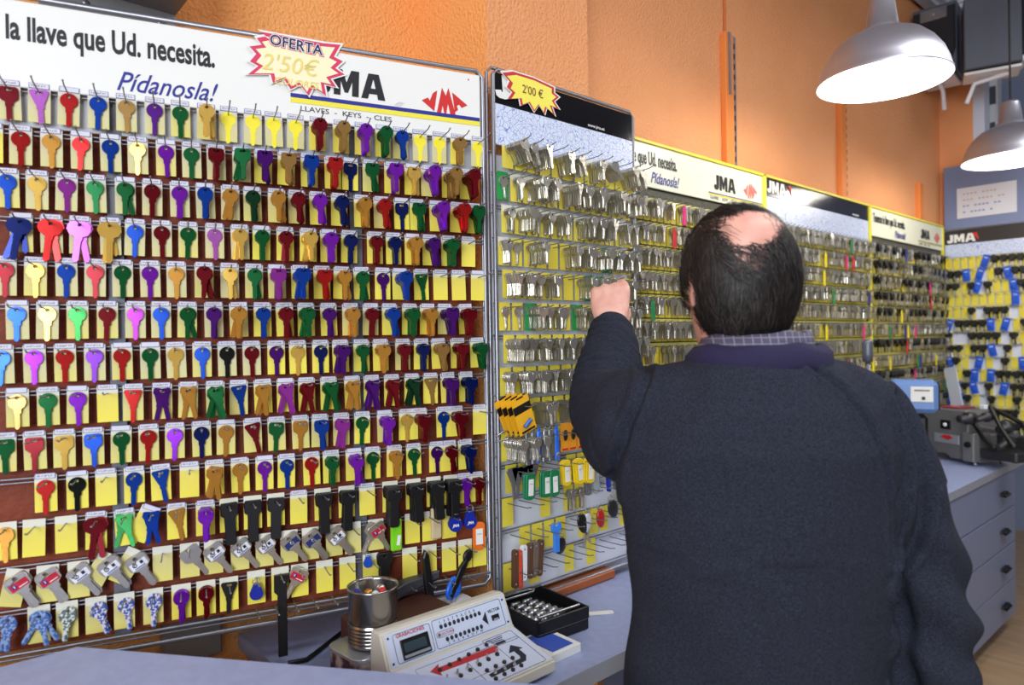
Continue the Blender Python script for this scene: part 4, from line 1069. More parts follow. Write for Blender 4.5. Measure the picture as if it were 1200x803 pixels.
tag(b.build('plastic_scraper', mat('dark_grey_plastic', (66, 68, 74), .5), None, None, Matrix.Translation((-1.075, .665, CT+.094)) @ Matrix.Rotation(R(90), 4, 'Z') @ Matrix.Rotation(-.10, 4, 'Y')), 'dark grey plastic holder lying behind the console, under the left board', 'holder')
b = MB(); b.box((-1.03, .63, CT+.040), (.11, .17, .08), ch=.004)
tag(b.build('storage_box', mat('brown_box', (70, 36, 28), .6)), 'dark brown box behind the console carrying the grey holder', 'box')
cs = empty('socket_case', (-.955, .895, CT)); tag(cs, 'open black case of steel sockets on the worktop beside the console', 'tool case'); cs.rotation_euler = (0, 0, R(-4))
b = MB(); b.box((0, 0, .012), (.145, .125, .024), ch=.003)
for c_, d_ in (((0, -.060, .033), (.145, .005, .022)), ((0, .060, .033), (.145, .005, .022)), ((.070, 0, .033), (.005, .125, .022)), ((-.070, 0, .033), (.005, .125, .022))): b.box(c_, d_, ch=.001)
b.build('tray', blkpl, cs)
for k in range(6):
    for j in range(3):
        r_ = .0045+.0008*k; b = MB(); b.lathe([(0, .014), (r_*.6, .014), (r_*.6, .02), (r_, .02), (r_, 0), (0, 0)], (0, 0, 0), 14, 0, Matrix.Translation((-.050+.019*k, -.040+.030*j, .026+r_)) @ Matrix.Rotation(R(90), 4, 'X')); b.build('socket', steel, cs)
b = MB(); b.tube([(-.060, -.052, .048), (-.060, .020, .048), (-.052, .030, .048), (-.044, .020, .048), (-.044, -.052, .048), (-.052, -.058, .048), (-.060, -.052, .048)], .0022, 8); b.build('ratchet_handle', steel, cs)
b = MB(); b.tube([(.058, -.05, .045), (.058, .05, .045)], .0028, 8); b.build('extension_bar', steel, cs)
b = MB(); b.box((-.868, .835, CT+.008), (.085, .075, .016), ch=.001); b.box((-.868, .835, CT+.0165), (.07, .05, .001), 1)
tag(b.build('booklet', [paper, mat('cover_blue', (60, 90, 190), .5)]), 'white and blue booklet box lying between console and socket case', 'booklet')
b = MB(); b.plate([(-.030, -.008), (-.030, .008), (.026, .008), (.030, .005), (.030, -.005), (.026, -.008)], -.0006, .0006, [arc(.023, 0, .0018, .0018, 0, 315, 7)])
tag(b.build('paper_label', paper, None, None, Matrix.Translation((-.915, 1.02, CT+.0012)) @ Matrix.Rotation(R(58), 4, 'Z') @ Matrix.Rotation(R(-90), 4, 'X')), 'small white paper tag lying flat on the worktop beside the socket case', 'paper tag')
b = MB(); b.tube([(-1.28, .74, CT+.005), (-1.22, .66, CT+.005), (-1.15, .55, CT+.005), (-1.12, .50, CT+.005), (-1.13, .47, CT+.005)], .004, 8)
tag(b.build('cable', blkpl), 'black cable lying on the worktop left of the tin box', 'cable')

# ============================================================ things hanging low on the middle board
def b2(px_, z, off): return B2.px(px_, z, off)
bat = mat('battery_card', (244, 182, 36), .45); batk = mat('battery_black', (24, 22, 22), .4)
zb = B2.lz(-.115+.0)
for k in range(4):
    b = MB(); b.box((0, 0, -.034), (.046, .0008, .072), 0); b.box((0, -.0007, -.020), (.046, .0006, .016), 1); b.box((0, -.0007, .0015), (.018, .0006, .003), 1)
    b.tube([(-.010, -.005, -.055), (.010, -.005, -.047)], .0042, 10, 2); b.box((.001, -.001, -.066), (.036, .0006, .004), 1)
    tag(b.build('battery_card', [bat, batk, mat('battery_blue', (80, 120, 200), .3, .4)], None, None, swing(B2, b2(594+3*k, zb-.03, .03), zb, .018+.009*k, -.42+.03*k)), f'yellow and black battery card, {ORD[4-k]} from the front, beside the left board', 'blister card', 'battery cards')
z9 = B2.lz(.396-.0648*9)+.0
bs_ = mat('bright_blue_plastic', (44, 110, 226), .3)
for i, (px_, m_, nm) in enumerate(((618, dsteel, 'dark steel'), (625, dsteel, 'grey steel'), (632, bs_, 'bright blue'), (639, dsteel, 'slim dark'), (645, dsteel, 'second slim dark'), (652, bs_, 'light blue'))):
    b = MB(); b.box((0, 0, -.034), (.012, .006, .066), 0, ch=.002); b.lathe([(.002, -.001), (.0048, -.001), (.0048, .001), (.002, .001)], (0, 0, .0), 10, 0, Matrix.Rotation(R(90), 4, 'X'))
    if m_ is bs_: b.ball((0, -.004, -.055), (.005, .002, .005), 1)
    tag(b.build('penknife', [m_, steel], None, None, swing(B2, b2(px_, z9-.03, .03), z9+.004, .03, random.gauss(0, .04))), f'{nm} slim hanging tool, {ORD[i+1]} from the battery cards', 'tool', 'slim tools beside the battery cards')
for i, px_ in enumerate((662, 671, 681, 689)):
    b = MB(); b.box((0, 0, -.03), (.024, .001, .06), 0); b.ball((0, -.003, -.026), (.006, .003, .012), 1)
    b.box((0, -.001, -.056), (.018, .0006, .004), 2)
    tag(b.build('blister_card', [mat('orange_card', (240, 160, 40), .45), batk, redink], None, None, swing(B2, b2(px_, z9-.03, .02), z9+.010, .02)), f'small orange blister card, {ORD[i+1]} from left, near the man\'s elbow', 'blister card', 'orange blister cards')
z10 = B2.lz(.396-.0648*10)
for i, px_ in enumerate((600, 606, 612, 618, 624)):
    b = MB(); b.plate([(p[0]*1.2, p[1]*1.2) for p in key_outline('T')], -.0012, .0012, (), 0, .0004)
    tag(b.build('long_key', dsteel, None, None, swing(B2, b2(px_, z10-.03, .02), z10-.006, .022, random.gauss(.0, .12))), f'long dark steel key, {ORD[i+1]} from left, below the battery cards', 'key', 'long dark keys')
def oblong(px_, pyz, off, col, cname, label, s=1.25):
    o, bd_ = drop_tag(B2, b2(px_, pyz-.03, off), pyz, off, mat(cname, col, .35), label, 'oblong key tags', shape='oblong', s=s, rot=random.gauss(0, .05))
    b = MB(); b.box((0, -.0027, -.016*s), (.010*s, .0012, .026*s)); b.build('paper_window', paper, bd_)
zt = B2.lz(-.275)
for i, px_ in enumerate((619, 622, 638, 641, 650)): oblong(px_, zt, .026+.004*i, (16, 122, 76), 'green_tag', f'green key tag with white paper window, {ORD[i+1]} of five from left')
for i, px_ in enumerate((661, 664, 676, 679, 689, 692)): oblong(px_, zt+.012, .026+.004*i, (240, 206, 26), 'yellow_tag', f'yellow key tag with white paper window, {ORD[i+1]} of six from left')
zk = B2.lz(-.375)
b = MB(); b.plate([(-.0075, -.060), (-.0075, -.020), (-.013, -.016), (-.0135, -.004), (-.008, .001), (-.004, -.004), (.004, -.004), (.008, .001), (.0135, -.004), (.013, -.016), (.0075, -.020), (.0075, -.060)], -.003, .003, (), 0, .001)
tag(b.build('usb_key', mat('sky_blue_plastic', (58, 132, 232), .3), None, None, swing(B2, b2(652, zk-.03, .04), zk, .040)), 'light blue key-shaped plastic holder hanging low on the middle board', 'key holder')
for i, (px_, zz, rx, rz, c_, nm) in enumerate(((657, -.425, .016, .018, (24, 24, 26), 'black round'), (680, -.395, .015, .024, (22, 22, 24), 'black oval'), (689, -.395, .015, .021, (190, 194, 200), 'silver grey'), (703, -.393, .012, .021, (176, 30, 36), 'dark red'), (716, -.38, .016, .022, (38, 38, 44), 'charcoal'), (651, -.30, .010, .018, (20, 20, 22), 'small black'))):
    o = empty('key_fob', M=swing(B2, b2(px_, B2.lz(zz), .035), B2.lz(zz)+.02, .035, random.gauss(0, .2))); tag(o, f'{nm} key fob hanging low on the middle board', 'key fob', 'key fobs low on the middle board')
    b = MB(); b.ball((0, 0, -.02), (rx, .006, rz), 0, 16, 10); b.build('fob_body', mat(nm.replace(' ', '_')+'_fob', c_, .3), o)
    b = MB(); b.tube([(.007*math.cos(t), 0, .006+.007*math.sin(t)) for t in [k*math.pi/8 for k in range(17)]], .0009, 5); b.build('split_ring', steel, o)
    if i in (1, 2): b = MB(); b.box((0, 0, -.055), (.006, .002, .03)); b.build('key_blade', nickel, o)
for i, (px_, zz, m_, nm, hgt, wd) in enumerate(((688, -.31, dsteel, 'dark steel bottle opener', .055, .016), (697, -.31, mat('clear_grey', (176, 186, 196), .15, .3), 'clear grey lighter', .055, .018), (712, -.31, mat('royal_blue', (34, 50, 176), .35), 'slim royal blue pen', .062, .007), (722, -.31, dsteel, 'narrow grey tool', .06, .010), (733, -.34, mat('clear_grey', (176, 186, 196), .15, .3), 'clear plastic sleeve', .075, .02), (604, -.447, mat('brown_handle', (92, 60, 40), .5), 'brown wooden pocket knife', .075, .013), (609, -.45, mat('orange_red', (214, 76, 44), .4), 'orange-red pocket knife', .075, .011),
        (614, -.44, whitepl, 'white and red pocket knife', .070, .014), (621, -.44, mat('brown_handle', (92, 60, 40), .5), 'dark wood pocket knife', .070, .013), (628, -.44, mat('grey_wood', (110, 96, 84), .5), 'grey wood pocket knife', .070, .013), (634, -.44, mat('brown_handle', (92, 60, 40), .5), 'rounded brown pocket knife', .072, .014))):
    o = empty('pocket_knife' if 'knife' in nm else 'small_tool', M=swing(B2, b2(px_, B2.lz(zz), .03), B2.lz(zz)+hgt/2, .03, random.gauss(0, .05))); tag(o, nm + ' hanging at the bottom of the middle board', 'pocket knife' if 'knife' in nm else 'tool', 'small tools at the bottom of the middle board')
    b = MB(); b.plate(rr(-wd/2, wd/2, -hgt, 0, wd*.4), -.004, .004, (), 0, .001); b.build('tool_body', m_, o)
    b = MB(); b.ball((0, -.004, -.008), (.0022, .001, .0022), 0, 8, 5); b.ball((0, -.004, -hgt+.008), (.0022, .001, .0022), 0, 8, 5); b.build('rivet', steel, o)

# ============================================================ machines at the right
mg = mat('machine_grey', (112, 112, 114), .45, .1)
ux = Vector((-.844+1.087, 3.27-3.375, 0)); Mm = frame(Vector((-1.087, 3.375, CT)), (ux.x, ux.y))
km = empty('key_cutting_machine', M=Mm); tag(km, 'grey metal key-cutting machine with round lamp switch, at the right end of the worktop', 'machine')
WD = .262
b = MB(); b.plate([(0, .045), (0, .205), (.008, .222), (.205, .222), (.215, .205), (.215, .12), (.262, .12), (.262, .014), (.13, .014), (.115, .030), (.0, .030)], 0, .17, (), 0, .004); b.build('housing', mg, km)
b = MB(); b.box((.236, .02, .075), (.052, .10, .118), ch=.004); b.build('clamp_block', mg, km)
b = MB(); b.box((.115, -.002, .155), (.046, .006, .038), ch=.001); b.build('switch_plate', blkpl, km)
b = MB(); b.ball((.116, -.007, .155), (.0085, .006, .0085)); b.build('switch_lamp', mat('lamp_white', (240, 240, 240), .3), km)
b = MB(); b.box((.118, -.001, .095), (.115, .004, .038), ch=.001); npl = b.build('name_plate', mat('silver_plate', (176, 182, 192), .3, .4), km)
b = MB(); b.plate([(.090, .101), (.112, .113), (.122, .110), (.130, .113), (.150, .101), (.124, .090)], -.0045, -.003); b.build('diamond_logo', redink, npl)
b = MB(); b.tube([(.239, -.040, .088), (.239, -.030, .088)], [.011, .013], 14); b.build('knob', blkpl, km)
for x, y in ((.02, .02), (.245, .0), (.02, .15), (.245, .15)):
    b = MB(); b.lathe([(0, .0), (.008, .0), (.008, .010), (.005, .016), (0, .016)], (x, y, 0), 14); b.build('foot', steel, km)
b = MB(); b.box((.10, .08, .226), (.10, .10, .006), ch=.002); b.build('key_tray', mat('tray_red', (150, 44, 52), .4), km)
# carriage, vices and levers
b = MB(); b.box((.33, .07, .055), (.16, .13, .04), ch=.006); b.box((.33, .12, .10), (.15, .04, .06), ch=.006); b.build('bed', mat('dark_iron', (58, 58, 62), .4, .4), km)
for k, (x, y, z, r_, l_) in enumerate(((.235, .03, .195, .026, .07), (.30, .05, .210, .020, .08), (.36, .06, .175, .028, .05), (.40, .02, .13, .020, .07))):
    b = MB(); b.lathe([(0, 0), (r_, 0), (r_, l_*.4), (r_*.6, l_*.45), (r_*.6, l_), (0, l_)], (0, 0, 0), 20, 0, Matrix.Translation((x, y-.03, z)) @ Matrix.Rotation(R(-90+8*k), 4, 'X') @ Matrix.Rotation(R(180), 4, 'X')); b.build('spindle', [mat('dark_iron', (58, 58, 62), .4, .4), steel][k % 2 == 1 and 0 or 0], km)
for k, pts in enumerate((((.215, .02, .19), (.28, .0, .12), (.34, -.02, .09)), ((.30, .02, .24), (.37, -.02, .17), (.44, -.05, .11)), ((.27, .05, .24), (.36, .03, .215), (.43, .02, .19)))):
    b = MB(); b.tube(pts, [.010, .008, .010], 10); b.ball(pts[-1], .013); b.build('lever', blkpl, km)
b = MB(); b.box((.285, .0, .245), (.024, .02, .018), ch=.003); b.build('cutter_guard', mat('clear_guard', (226, 232, 240), .15), km)
b = MB(); b.tube([(.23, .05, .15), (.31, .04, .15), (.38, .05, .14)], .012, 12); b.build('shaft', steel, km)
b = MB(); b.box((0, 0, .085), (.058, .003, .17), ch=.001)
o = b.build('clear_ruler', mat('clear_acrylic', (226, 234, 242), .15, trans=.4), None, None, Mm @ Matrix.Translation((.095, .09, .229)) @ Matrix.Rotation(-.20, 4, 'Y')); tag(o, 'clear plastic strip standing up from the top of the grey key machine', 'plastic strip')
mb = empty('blue_key_machine', (-.985, 2.95, CT)); tag(mb, 'blue key machine half hidden behind the man\'s right shoulder', 'machine'); mb.rotation_euler = (0, 0, R(20))
b = MB(); b.box((0, 0, .05), (.16, .16, .10), ch=.01); b.box((.0, .0, .16), (.10, .10, .14), ch=.01); b.build('machine_base', blkpl, mb)
b = MB(); b.box((0, 0, .305), (.17, .13, .125), 0, ch=.016); b.build('machine_head', mat('blue_enamel', (104, 138, 196), .35), mb)
b = MB(); b.box((.086, 0, .305), (.008, .10, .10), 0, ch=.003); b.build('dark_side', blkpl, mb)
b = MB(); b.box((.03, -.067, .315), (.075, .004, .058), 0, ch=.001); b.box((.035, -.0695, .300), (.012, .002, .012), 1); b.box((.03, -.0695, .330), (.05, .0015, .004), 1); b.build('label_plate', [paper, lineink], mb)
pl = empty('lamp_post', (-.955, 2.45, CT)); tag(pl, 'grey cylindrical post with a wider cap standing beside the man\'s shoulder', 'post')
b = MB(); b.lathe([(0, 0), (.045, 0), (.045, .012), (.009, .018), (.009, .46), (0, .46)], n=24); b.build('post', dsteel, pl)
b = MB(); b.lathe([(0, .455), (.016, .455), (.017, .48), (.017, .52), (.013, .53), (0, .53)], n=24); b.build('cap', mat('pewter', (96, 102, 116), .4, .4), pl)

# ============================================================ speakers
def speaker(loc, rz, label, s=(.17, .20, .30)):
    o = empty('loudspeaker', loc); o.rotation_euler = (0, 0, rz); tag(o, label, 'loudspeaker', 'loudspeakers under the ceiling')
    w_, d_, h_ = s
    b = MB(); b.box((0, d_/2, h_/2), (w_, d_, h_), ch=.004); b.build('cabinet', mat('speaker_grey', (84, 90, 104), .5), o)
    b = MB(); b.plate([(-w_/2+.004, .11), (-w_/2+.03, .01), (w_/2-.03, .01), (w_/2-.004, .09), (w_/2-.004, h_-.02), (-w_/2+.004, h_-.02)], -.016, 0, (), 0, .004); b.build('grille', mat('grille_black', (22, 22, 30), .7, bump=(600, .5, .001)), o)
    b = MB(); b.box((0, -.019, h_-.045), (w_*.62, .006, .05), ch=.003); pl_ = b.build('badge', mat('badge_silver', (150, 152, 158), .25, .8), o)
    b = MB(); b.ball((.0, -.023, h_-.045), (.006, .003, .006)); b.build('tweeter_dome', steel, o)
    b = MB(); b.box((0, -.008, .02), (w_*.7, .016, .03), ch=.004); b.build('base_trim', whitepl, o)
    b = MB(); b.box((0, d_*.5, -.012), (w_*.8, d_*1.0, .012), ch=.002); b.tube([(0, d_*.2, -.018), (0, d_*.8, -.04), (0, d_*.95, -.12)], .010, 8); b.build('wall_bracket', whitepl, o)
speaker((-1.045, 3.46, CAMH+1.165), R(6), 'black-fronted grey loudspeaker on the left of the pair under the ceiling')
speaker((-.745, 3.52, CAMH+1.115), R(108), 'grey loudspeaker turned to the right, right one of the pair under the ceiling')
# things in the recess
b = MB(); b.box((0, 0, .22), (.10, .10, .44), 0, ch=.01); b.box((.02, -.052, .30), (.05, .004, .10), 1); b.box((.02, -.052, .12), (.04, .004, .06), 1)
tag(b.build('wall_cabinet', [whitepl, greypl], None, Vector((-1.12, 4.6, CAMH+1.02))), 'white appliance on the wall of the far recess, left of the further lamp', 'appliance')

# ============================================================ pendant lamps
alu = mat('brushed_aluminium', (206, 206, 216), .34, .88); alu.node_tree.nodes['Principled BSDF'].inputs['Anisotropic'].default_value = .55
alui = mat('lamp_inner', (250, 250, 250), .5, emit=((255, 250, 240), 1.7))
def pendant(x, y, z, label):
    o = empty('pendant_lamp', (x, y, z)); tag(o, label, 'lamp', 'aluminium pendant lamps'); r = .157
    shell = [(r+.003, -.002), (r+.003, .004), (r, .010), (r*.97, .030), (r*.90, .058), (r*.78, .086), (r*.62, .110), (r*.44, .124), (r*.31, .131), (.047, .133), (.046, .139), (.039, .143), (.030, .215), (.026, .222), (0, .222)]
    b = MB(); b.lathe(shell, n=64); b.build('shade', alu, o)
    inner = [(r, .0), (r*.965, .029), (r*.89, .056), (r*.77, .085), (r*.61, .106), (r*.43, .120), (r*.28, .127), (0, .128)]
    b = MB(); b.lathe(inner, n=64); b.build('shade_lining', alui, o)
    b = MB(); b.ball((0, 0, .060), (.030, .030, .040)); b.build('bulb', mat('bulb', (255, 255, 255), .5, emit=((255, 246, 230), 14)), o)
    b = MB(); b.tube([(0, 0, .218), (0, 0, H-z)], .0035, 8); b.build('cord', blkpl, o)
    l = bpy.data.lights.new('pendant_bulb', 'POINT'); l.energy = PENDANT_W; l.color = (1, .93, .82); l.shadow_soft_size = .05
    lo = bpy.data.objects.new('pendant_bulb', l); COL.objects.link(lo); lo.parent = o; lo.location = (0, 0, -.02)
pendant(-.705, 1.93, CAMH+.664, 'nearer brushed aluminium pendant lamp, lit, hanging before the orange wall')
pendant(-.70, 3.156, CAMH+.655, 'further brushed aluminium pendant lamp, lit, at the right edge')
# ============================================================ THE MAN
PA, PB = .335, .955
Mp = Matrix.Translation(W(PA, PB, -CAMH)) @ Matrix.Rotation(YAW, 4, 'Z')
man = empty('person', M=Mp); tag(man, 'balding dark-haired man in a navy-grey fleece seen from behind, reaching to the keys', 'person')
def L(a, b_, h): return Vector((a-PA, b_-PB, h+CAMH))
def remeshed(mb, voxel, smooth=6, fn=None, name='m', mats=None, parent=None, fac=.5):
    me = mb.mesh(name+'_raw', mats); o = bpy.data.objects.new(name+'_raw', me); COL.objects.link(o)
    md = o.modifiers.new('r', 'REMESH'); md.mode = 'VOXEL'; md.voxel_size = voxel
    if smooth: sm = o.modifiers.new('s', 'SMOOTH'); sm.iterations = smooth; sm.factor = fac
    dg = bpy.context.evaluated_depsgraph_get(); ev = o.evaluated_get(dg); m2 = bpy.data.meshes.new_from_object(ev)
    bpy.data.objects.remove(o); m2.name = name
    m2.materials.clear()
    for m in (mats if isinstance(mats, list) else [mats]): m2.materials.append(m)
    if fn:
        m2.update(); co = [v.co.copy() for v in m2.vertices]; no_ = [v.normal.copy() for v in m2.vertices]
        for i, v in enumerate(m2.vertices): v.co = fn(co[i], no_[i])
    for p in m2.polygons: p.use_smooth = True
    m2.update()
    return link(name, m2, parent)
def limb(mb, pts, rad, n=20, flat=1.0):
    V = [Vector(p) for p in pts]; rings = []
    prev = None
    # smooth the chain
    P = []; Q = []
    for i in range(len(V)-1):
        for k in range(4):
            t = k/4; p0 = V[max(i-1, 0)]; p1 = V[i]; p2 = V[i+1]; p3 = V[min(i+2, len(V)-1)]
            P.append(.5*((2*p1) + (p2-p0)*t + (2*p0-5*p1+4*p2-p3)*t*t + (-p0+3*p1-3*p2+p3)*t**3)); Q.append(rad[i]*(1-t)+rad[i+1]*t)
    P.append(V[-1]); Q.append(rad[-1])
    for i, p in enumerate(P):
        d = (P[min(i+1, len(P)-1)]-P[max(i-1, 0)]).normalized()
        a = d.orthogonal().normalized() if prev is None else (prev-d*prev.dot(d)).normalized(); prev = a
        rings.append((p, a*Q[i], d.cross(a)*Q[i]*flat))
    mb.loft(rings, n)
    mb.ball(P[0], Q[0]*.98, nu=n, nv=12); mb.ball(P[-1], Q[-1]*.98, nu=n, nv=12)
def ringset(rows, mb, n=36):
    mb.loft([(L(c[0], c[2], h), (c[1], 0, 0), (0, c[3], 0)) for h, c in rows], n)
# skeleton (right of, in front of, above the viewer)
SHL, ELL, WRL = (.225, .955, -.095), (.160, 1.13, -.118), (.192, 1.318, .022)
SHR, ELR, WRR = (.475, .955, -.118), (.560, .935, -.345), (.550, .885, -.565)
HD = Vector((.322, .975, .081)); TURN = R(12); HS = .93
Hm = Matrix.Translation(L(*HD)) @ Matrix.Rotation(TURN, 4, 'Z') @ Matrix.Rotation(R(-4), 4, 'X') @ Matrix.Scale(HS, 4)
# --- body: head, neck, trunk, arms, hands and legs in one surface
def head(mb):
    # superellipse skull lofted upward; +y is the face
    rows = [(-.118, .030, .020, .045), (-.108, .044, .036, .038), (-.085, .054, .056, .022), (-.055, .062, .074, .010), (-.02, .068, .084, .004), (.015, .073, .090, .0),
            (.045, .0735, .091, -.003), (.068, .068, .084, -.004), (.086, .054, .068, -.005), (.098, .034, .044, -.006), (.104, .012, .016, -.006)]
    mb.loft([(Hm @ Vector((0, cy, z)), (Hm.to_3x3() @ Vector((rx, 0, 0))), (Hm.to_3x3() @ Vector((0, ry, 0)))) for z, rx, ry, cy in rows], 28)
    for p, r in (((0, .094, -.022), (.010, .016, .014)), ((0, .088, -.004), (.007, .012, .024)), ((0, .080, -.052), (.024, .012, .005)), ((0, .079, -.062), (.020, .011, .005)), ((0, .070, -.094), (.020, .016, .014)),
                 ((-.028, .076, .012), (.016, .012, .005)), ((.028, .076, .012), (.016, .012, .005)), ((-.036, .066, -.030), (.018, .016, .016)), ((.036, .066, -.030), (.018, .016, .016))):
        mb.ball(Hm @ Vector(p), r, nu=14, nv=9, M=Hm.to_3x3().to_4x4())
    for s in (-1, 1):
        Me = Hm.to_3x3().to_4x4() @ Matrix.Rotation(s*R(18), 4, 'Z')
        mb.ball(Hm @ Vector((s*.075, -.004, -.012)), (.007, .017, .030), nu=14, nv=10, M=Me)
        mb.ball(Hm @ Vector((s*.079, -.010, .002)), (.007, .012, .020), nu=12, nv=8, M=Me)
        mb.ball(Hm @ Vector((s*.072, .000, -.036)), (.007, .009, .011), nu=12, nv=8, M=Me)
mb = MB(); head(mb)
limb(mb, [L(.330, .965, -.09), L(.326, .965, -.02), L(.323, .97, .04)], [.066, .058, .058])
ringset([(-.66, (.335, .150, .955, .10)), (-.40, (.335, .145, .955, .095)), (-.15, (.335, .165, .955, .10)), (-.07, (.338, .13, .955, .08)), (-.03, (.332, .06, .96, .06))], mb)
for s, (S, E_, Wr) in ((-1, (SHL, ELL, WRL)), (1, (SHR, ELR, WRR))):
    limb(mb, [L(*S), L(*[(a+c)/2 for a, c in zip(S, E_)]), L(*E_), L(*[(a*.6+c*.4) for a, c in zip(E_, Wr)]), L(*Wr)], [.050, .042, .036, .033, .026])
for s in (-1, 1):
    limb(mb, [L(.335+s*.075, .955, -.66), L(.335+s*.085, .965, -.90), L(.335+s*.09, .955, -1.18)], [.078, .055, .038])
    limb(mb, [L(.335+s*.09, .945, -1.225), L(.335+s*.095, 1.05, -1.245)], [.036, .026])
# left hand closed on a key, seen from behind the knuckles
wr = L(*WRL); fw = (L(.198, 1.385, .105)-wr).normalized(); sd = fw.cross(Vector((0, 0, 1))).normalized(); upv = sd.cross(fw)
def hp_(f, s, u): return wr + (fw*f + sd*s + upv*u)*1.02
hb = MB()
hb.loft([(hp_(-.02, 0, 0), sd*.026, upv*.021), (hp_(.010, 0, 0), sd*.029, upv*.020), (hp_(.035, 0, .002), sd*.037, upv*.019), (hp_(.060, 0, .004), sd*.040, upv*.017), (hp_(.074, 0, .004), sd*.038, upv*.014)], 20)
for k, (s_, ln, dr) in enumerate(((.029, 1.0, .003), (.0105, 1.06, .008), (-.0085, 1.0, .006), (-.0265, .84, .0))):
    c = [hp_(.062, s_, .006), hp_(.078, s_*1.02, .010+dr), hp_(.078+.018*ln, s_*1.0, -.004+dr), hp_(.082+.008*ln, s_*.95, -.026), hp_(.064, s_*.92, -.030)]
    if k == 0: c = [hp_(.062, s_, .006), hp_(.082, s_*1.02, .014), hp_(.106, s_*.9, .006), hp_(.118, s_*.75, -.012), hp_(.116, s_*.65, -.024)]
    limb(hb, c, [.0105, .0115, .0098, .0088, .0075], 12)
limb(hb, [hp_(.016, .018, -.010), hp_(.044, .030, -.018), hp_(.074, .028, -.026), hp_(.104, .020, -.028)], [.014, .0125, .0105, .0085], 12)
# right hand hanging, relaxed
w2 = L(*WRR); f2 = Vector((-.05, -.05, -1)).normalized(); s2_ = Vector((0, 1, 0)); s2_ = (s2_-f2*s2_.dot(f2)).normalized(); u2 = f2.cross(s2_)
hq = lambda f, s, u: w2 + f2*f + s2_*s + u2*u
hb.loft([(hq(-.02, 0, 0), s2_*.024, u2*.019), (hq(.03, 0, 0), s2_*.034, u2*.016), (hq(.07, 0, 0), s2_*.038, u2*.013), (hq(.085, 0, 0), s2_*.035, u2*.010)], 18)
for s_, ln in ((.028, .9), (.0095, 1.05), (-.009, 1.0), (-.0265, .8)):
    limb(hb, [hq(.075, s_, 0), hq(.105*1, s_*1.05, .002), hq(.085+.045*ln, s_*1.05, .010), hq(.085+.062*ln, s_, .022)], [.0098, .009, .008, .007], 10)
limb(hb, [hq(.012, .024, .006), hq(.045, .044, .014), hq(.078, .046, .022)], [.013, .0105, .008], 10)
mb.add(hb.v, hb.f, 0, True)
body = remeshed(mb, .0042, 5, None, 'body', [skin], man)

# --- fleece
fz = MB()
ringset([(-.655, (.336, .176, .955, .128)), (-.60, (.336, .183, .955, .134)), (-.50, (.337, .180, .955, .130)), (-.36, (.339, .180, .950, .126)), (-.24, (.340, .187, .948, .127)), (-.15, (.340, .195, .948, .125)), (-.10, (.340, .178, .950, .112)), (-.068, (.341, .150, .953, .100)), (-.046, (.342, .118, .956, .092)), (-.030, (.342, .094, .960, .080))], fz, 48)
limb(fz, [L(.27, .952, -.105), L(.220, .965, -.110), L(.172, 1.060, -.122), L(.160, 1.130, -.118), L(.170, 1.205, -.072), L(.186, 1.275, -.018), L(.190, 1.312, .010)], [.075, .075, .070, .066, .060, .048, .041], 28)
limb(fz, [L(.180, .99, -.14), L(.165, 1.06, -.160), L(.163, 1.12, -.145)], [.066, .062, .056], 24)
limb(fz, [L(.40, .952, -.108), L(.462, .952, -.118), L(.512, .948, -.185), L(.543, .940, -.265), L(.560, .930, -.345), L(.558, .912, -.430), L(.550, .890, -.545)], [.076, .076, .070, .060, .055, .052, .046], 28)
RS = [(L(.445, .85, .0)), (L(.47, .85, -.06)), (L(.495, .85, -.14)), (L(.503, .85, -.26))]
def seam_px(x, y):
    X, Y = un(x, y); return X/800*.87, -Y/800*.87
SEAMS = [[seam_px(*p) for p in S_] for S_ in (((952, 425), (985, 455), (1010, 495), (1030, 545), (1040, 600), (1043, 660)), ((778, 428), (760, 460), (745, 500), (733, 545), (735, 600)), ((1068, 470), (1085, 530), (1092, 590), (1080, 650), (1052, 690)))]
def dseg(p, a, b_):
    ax, ay = a; bx, by = b_; px, py = p; dx, dy = bx-ax, by-ay; t = max(0, min(1, ((px-ax)*dx+(py-ay)*dy)/(dx*dx+dy*dy)))
    qx, qy = ax+dx*t, ay+dy*t; return math.hypot(px-qx, py-qy), (px-qx)*dy-(py-qy)*dx
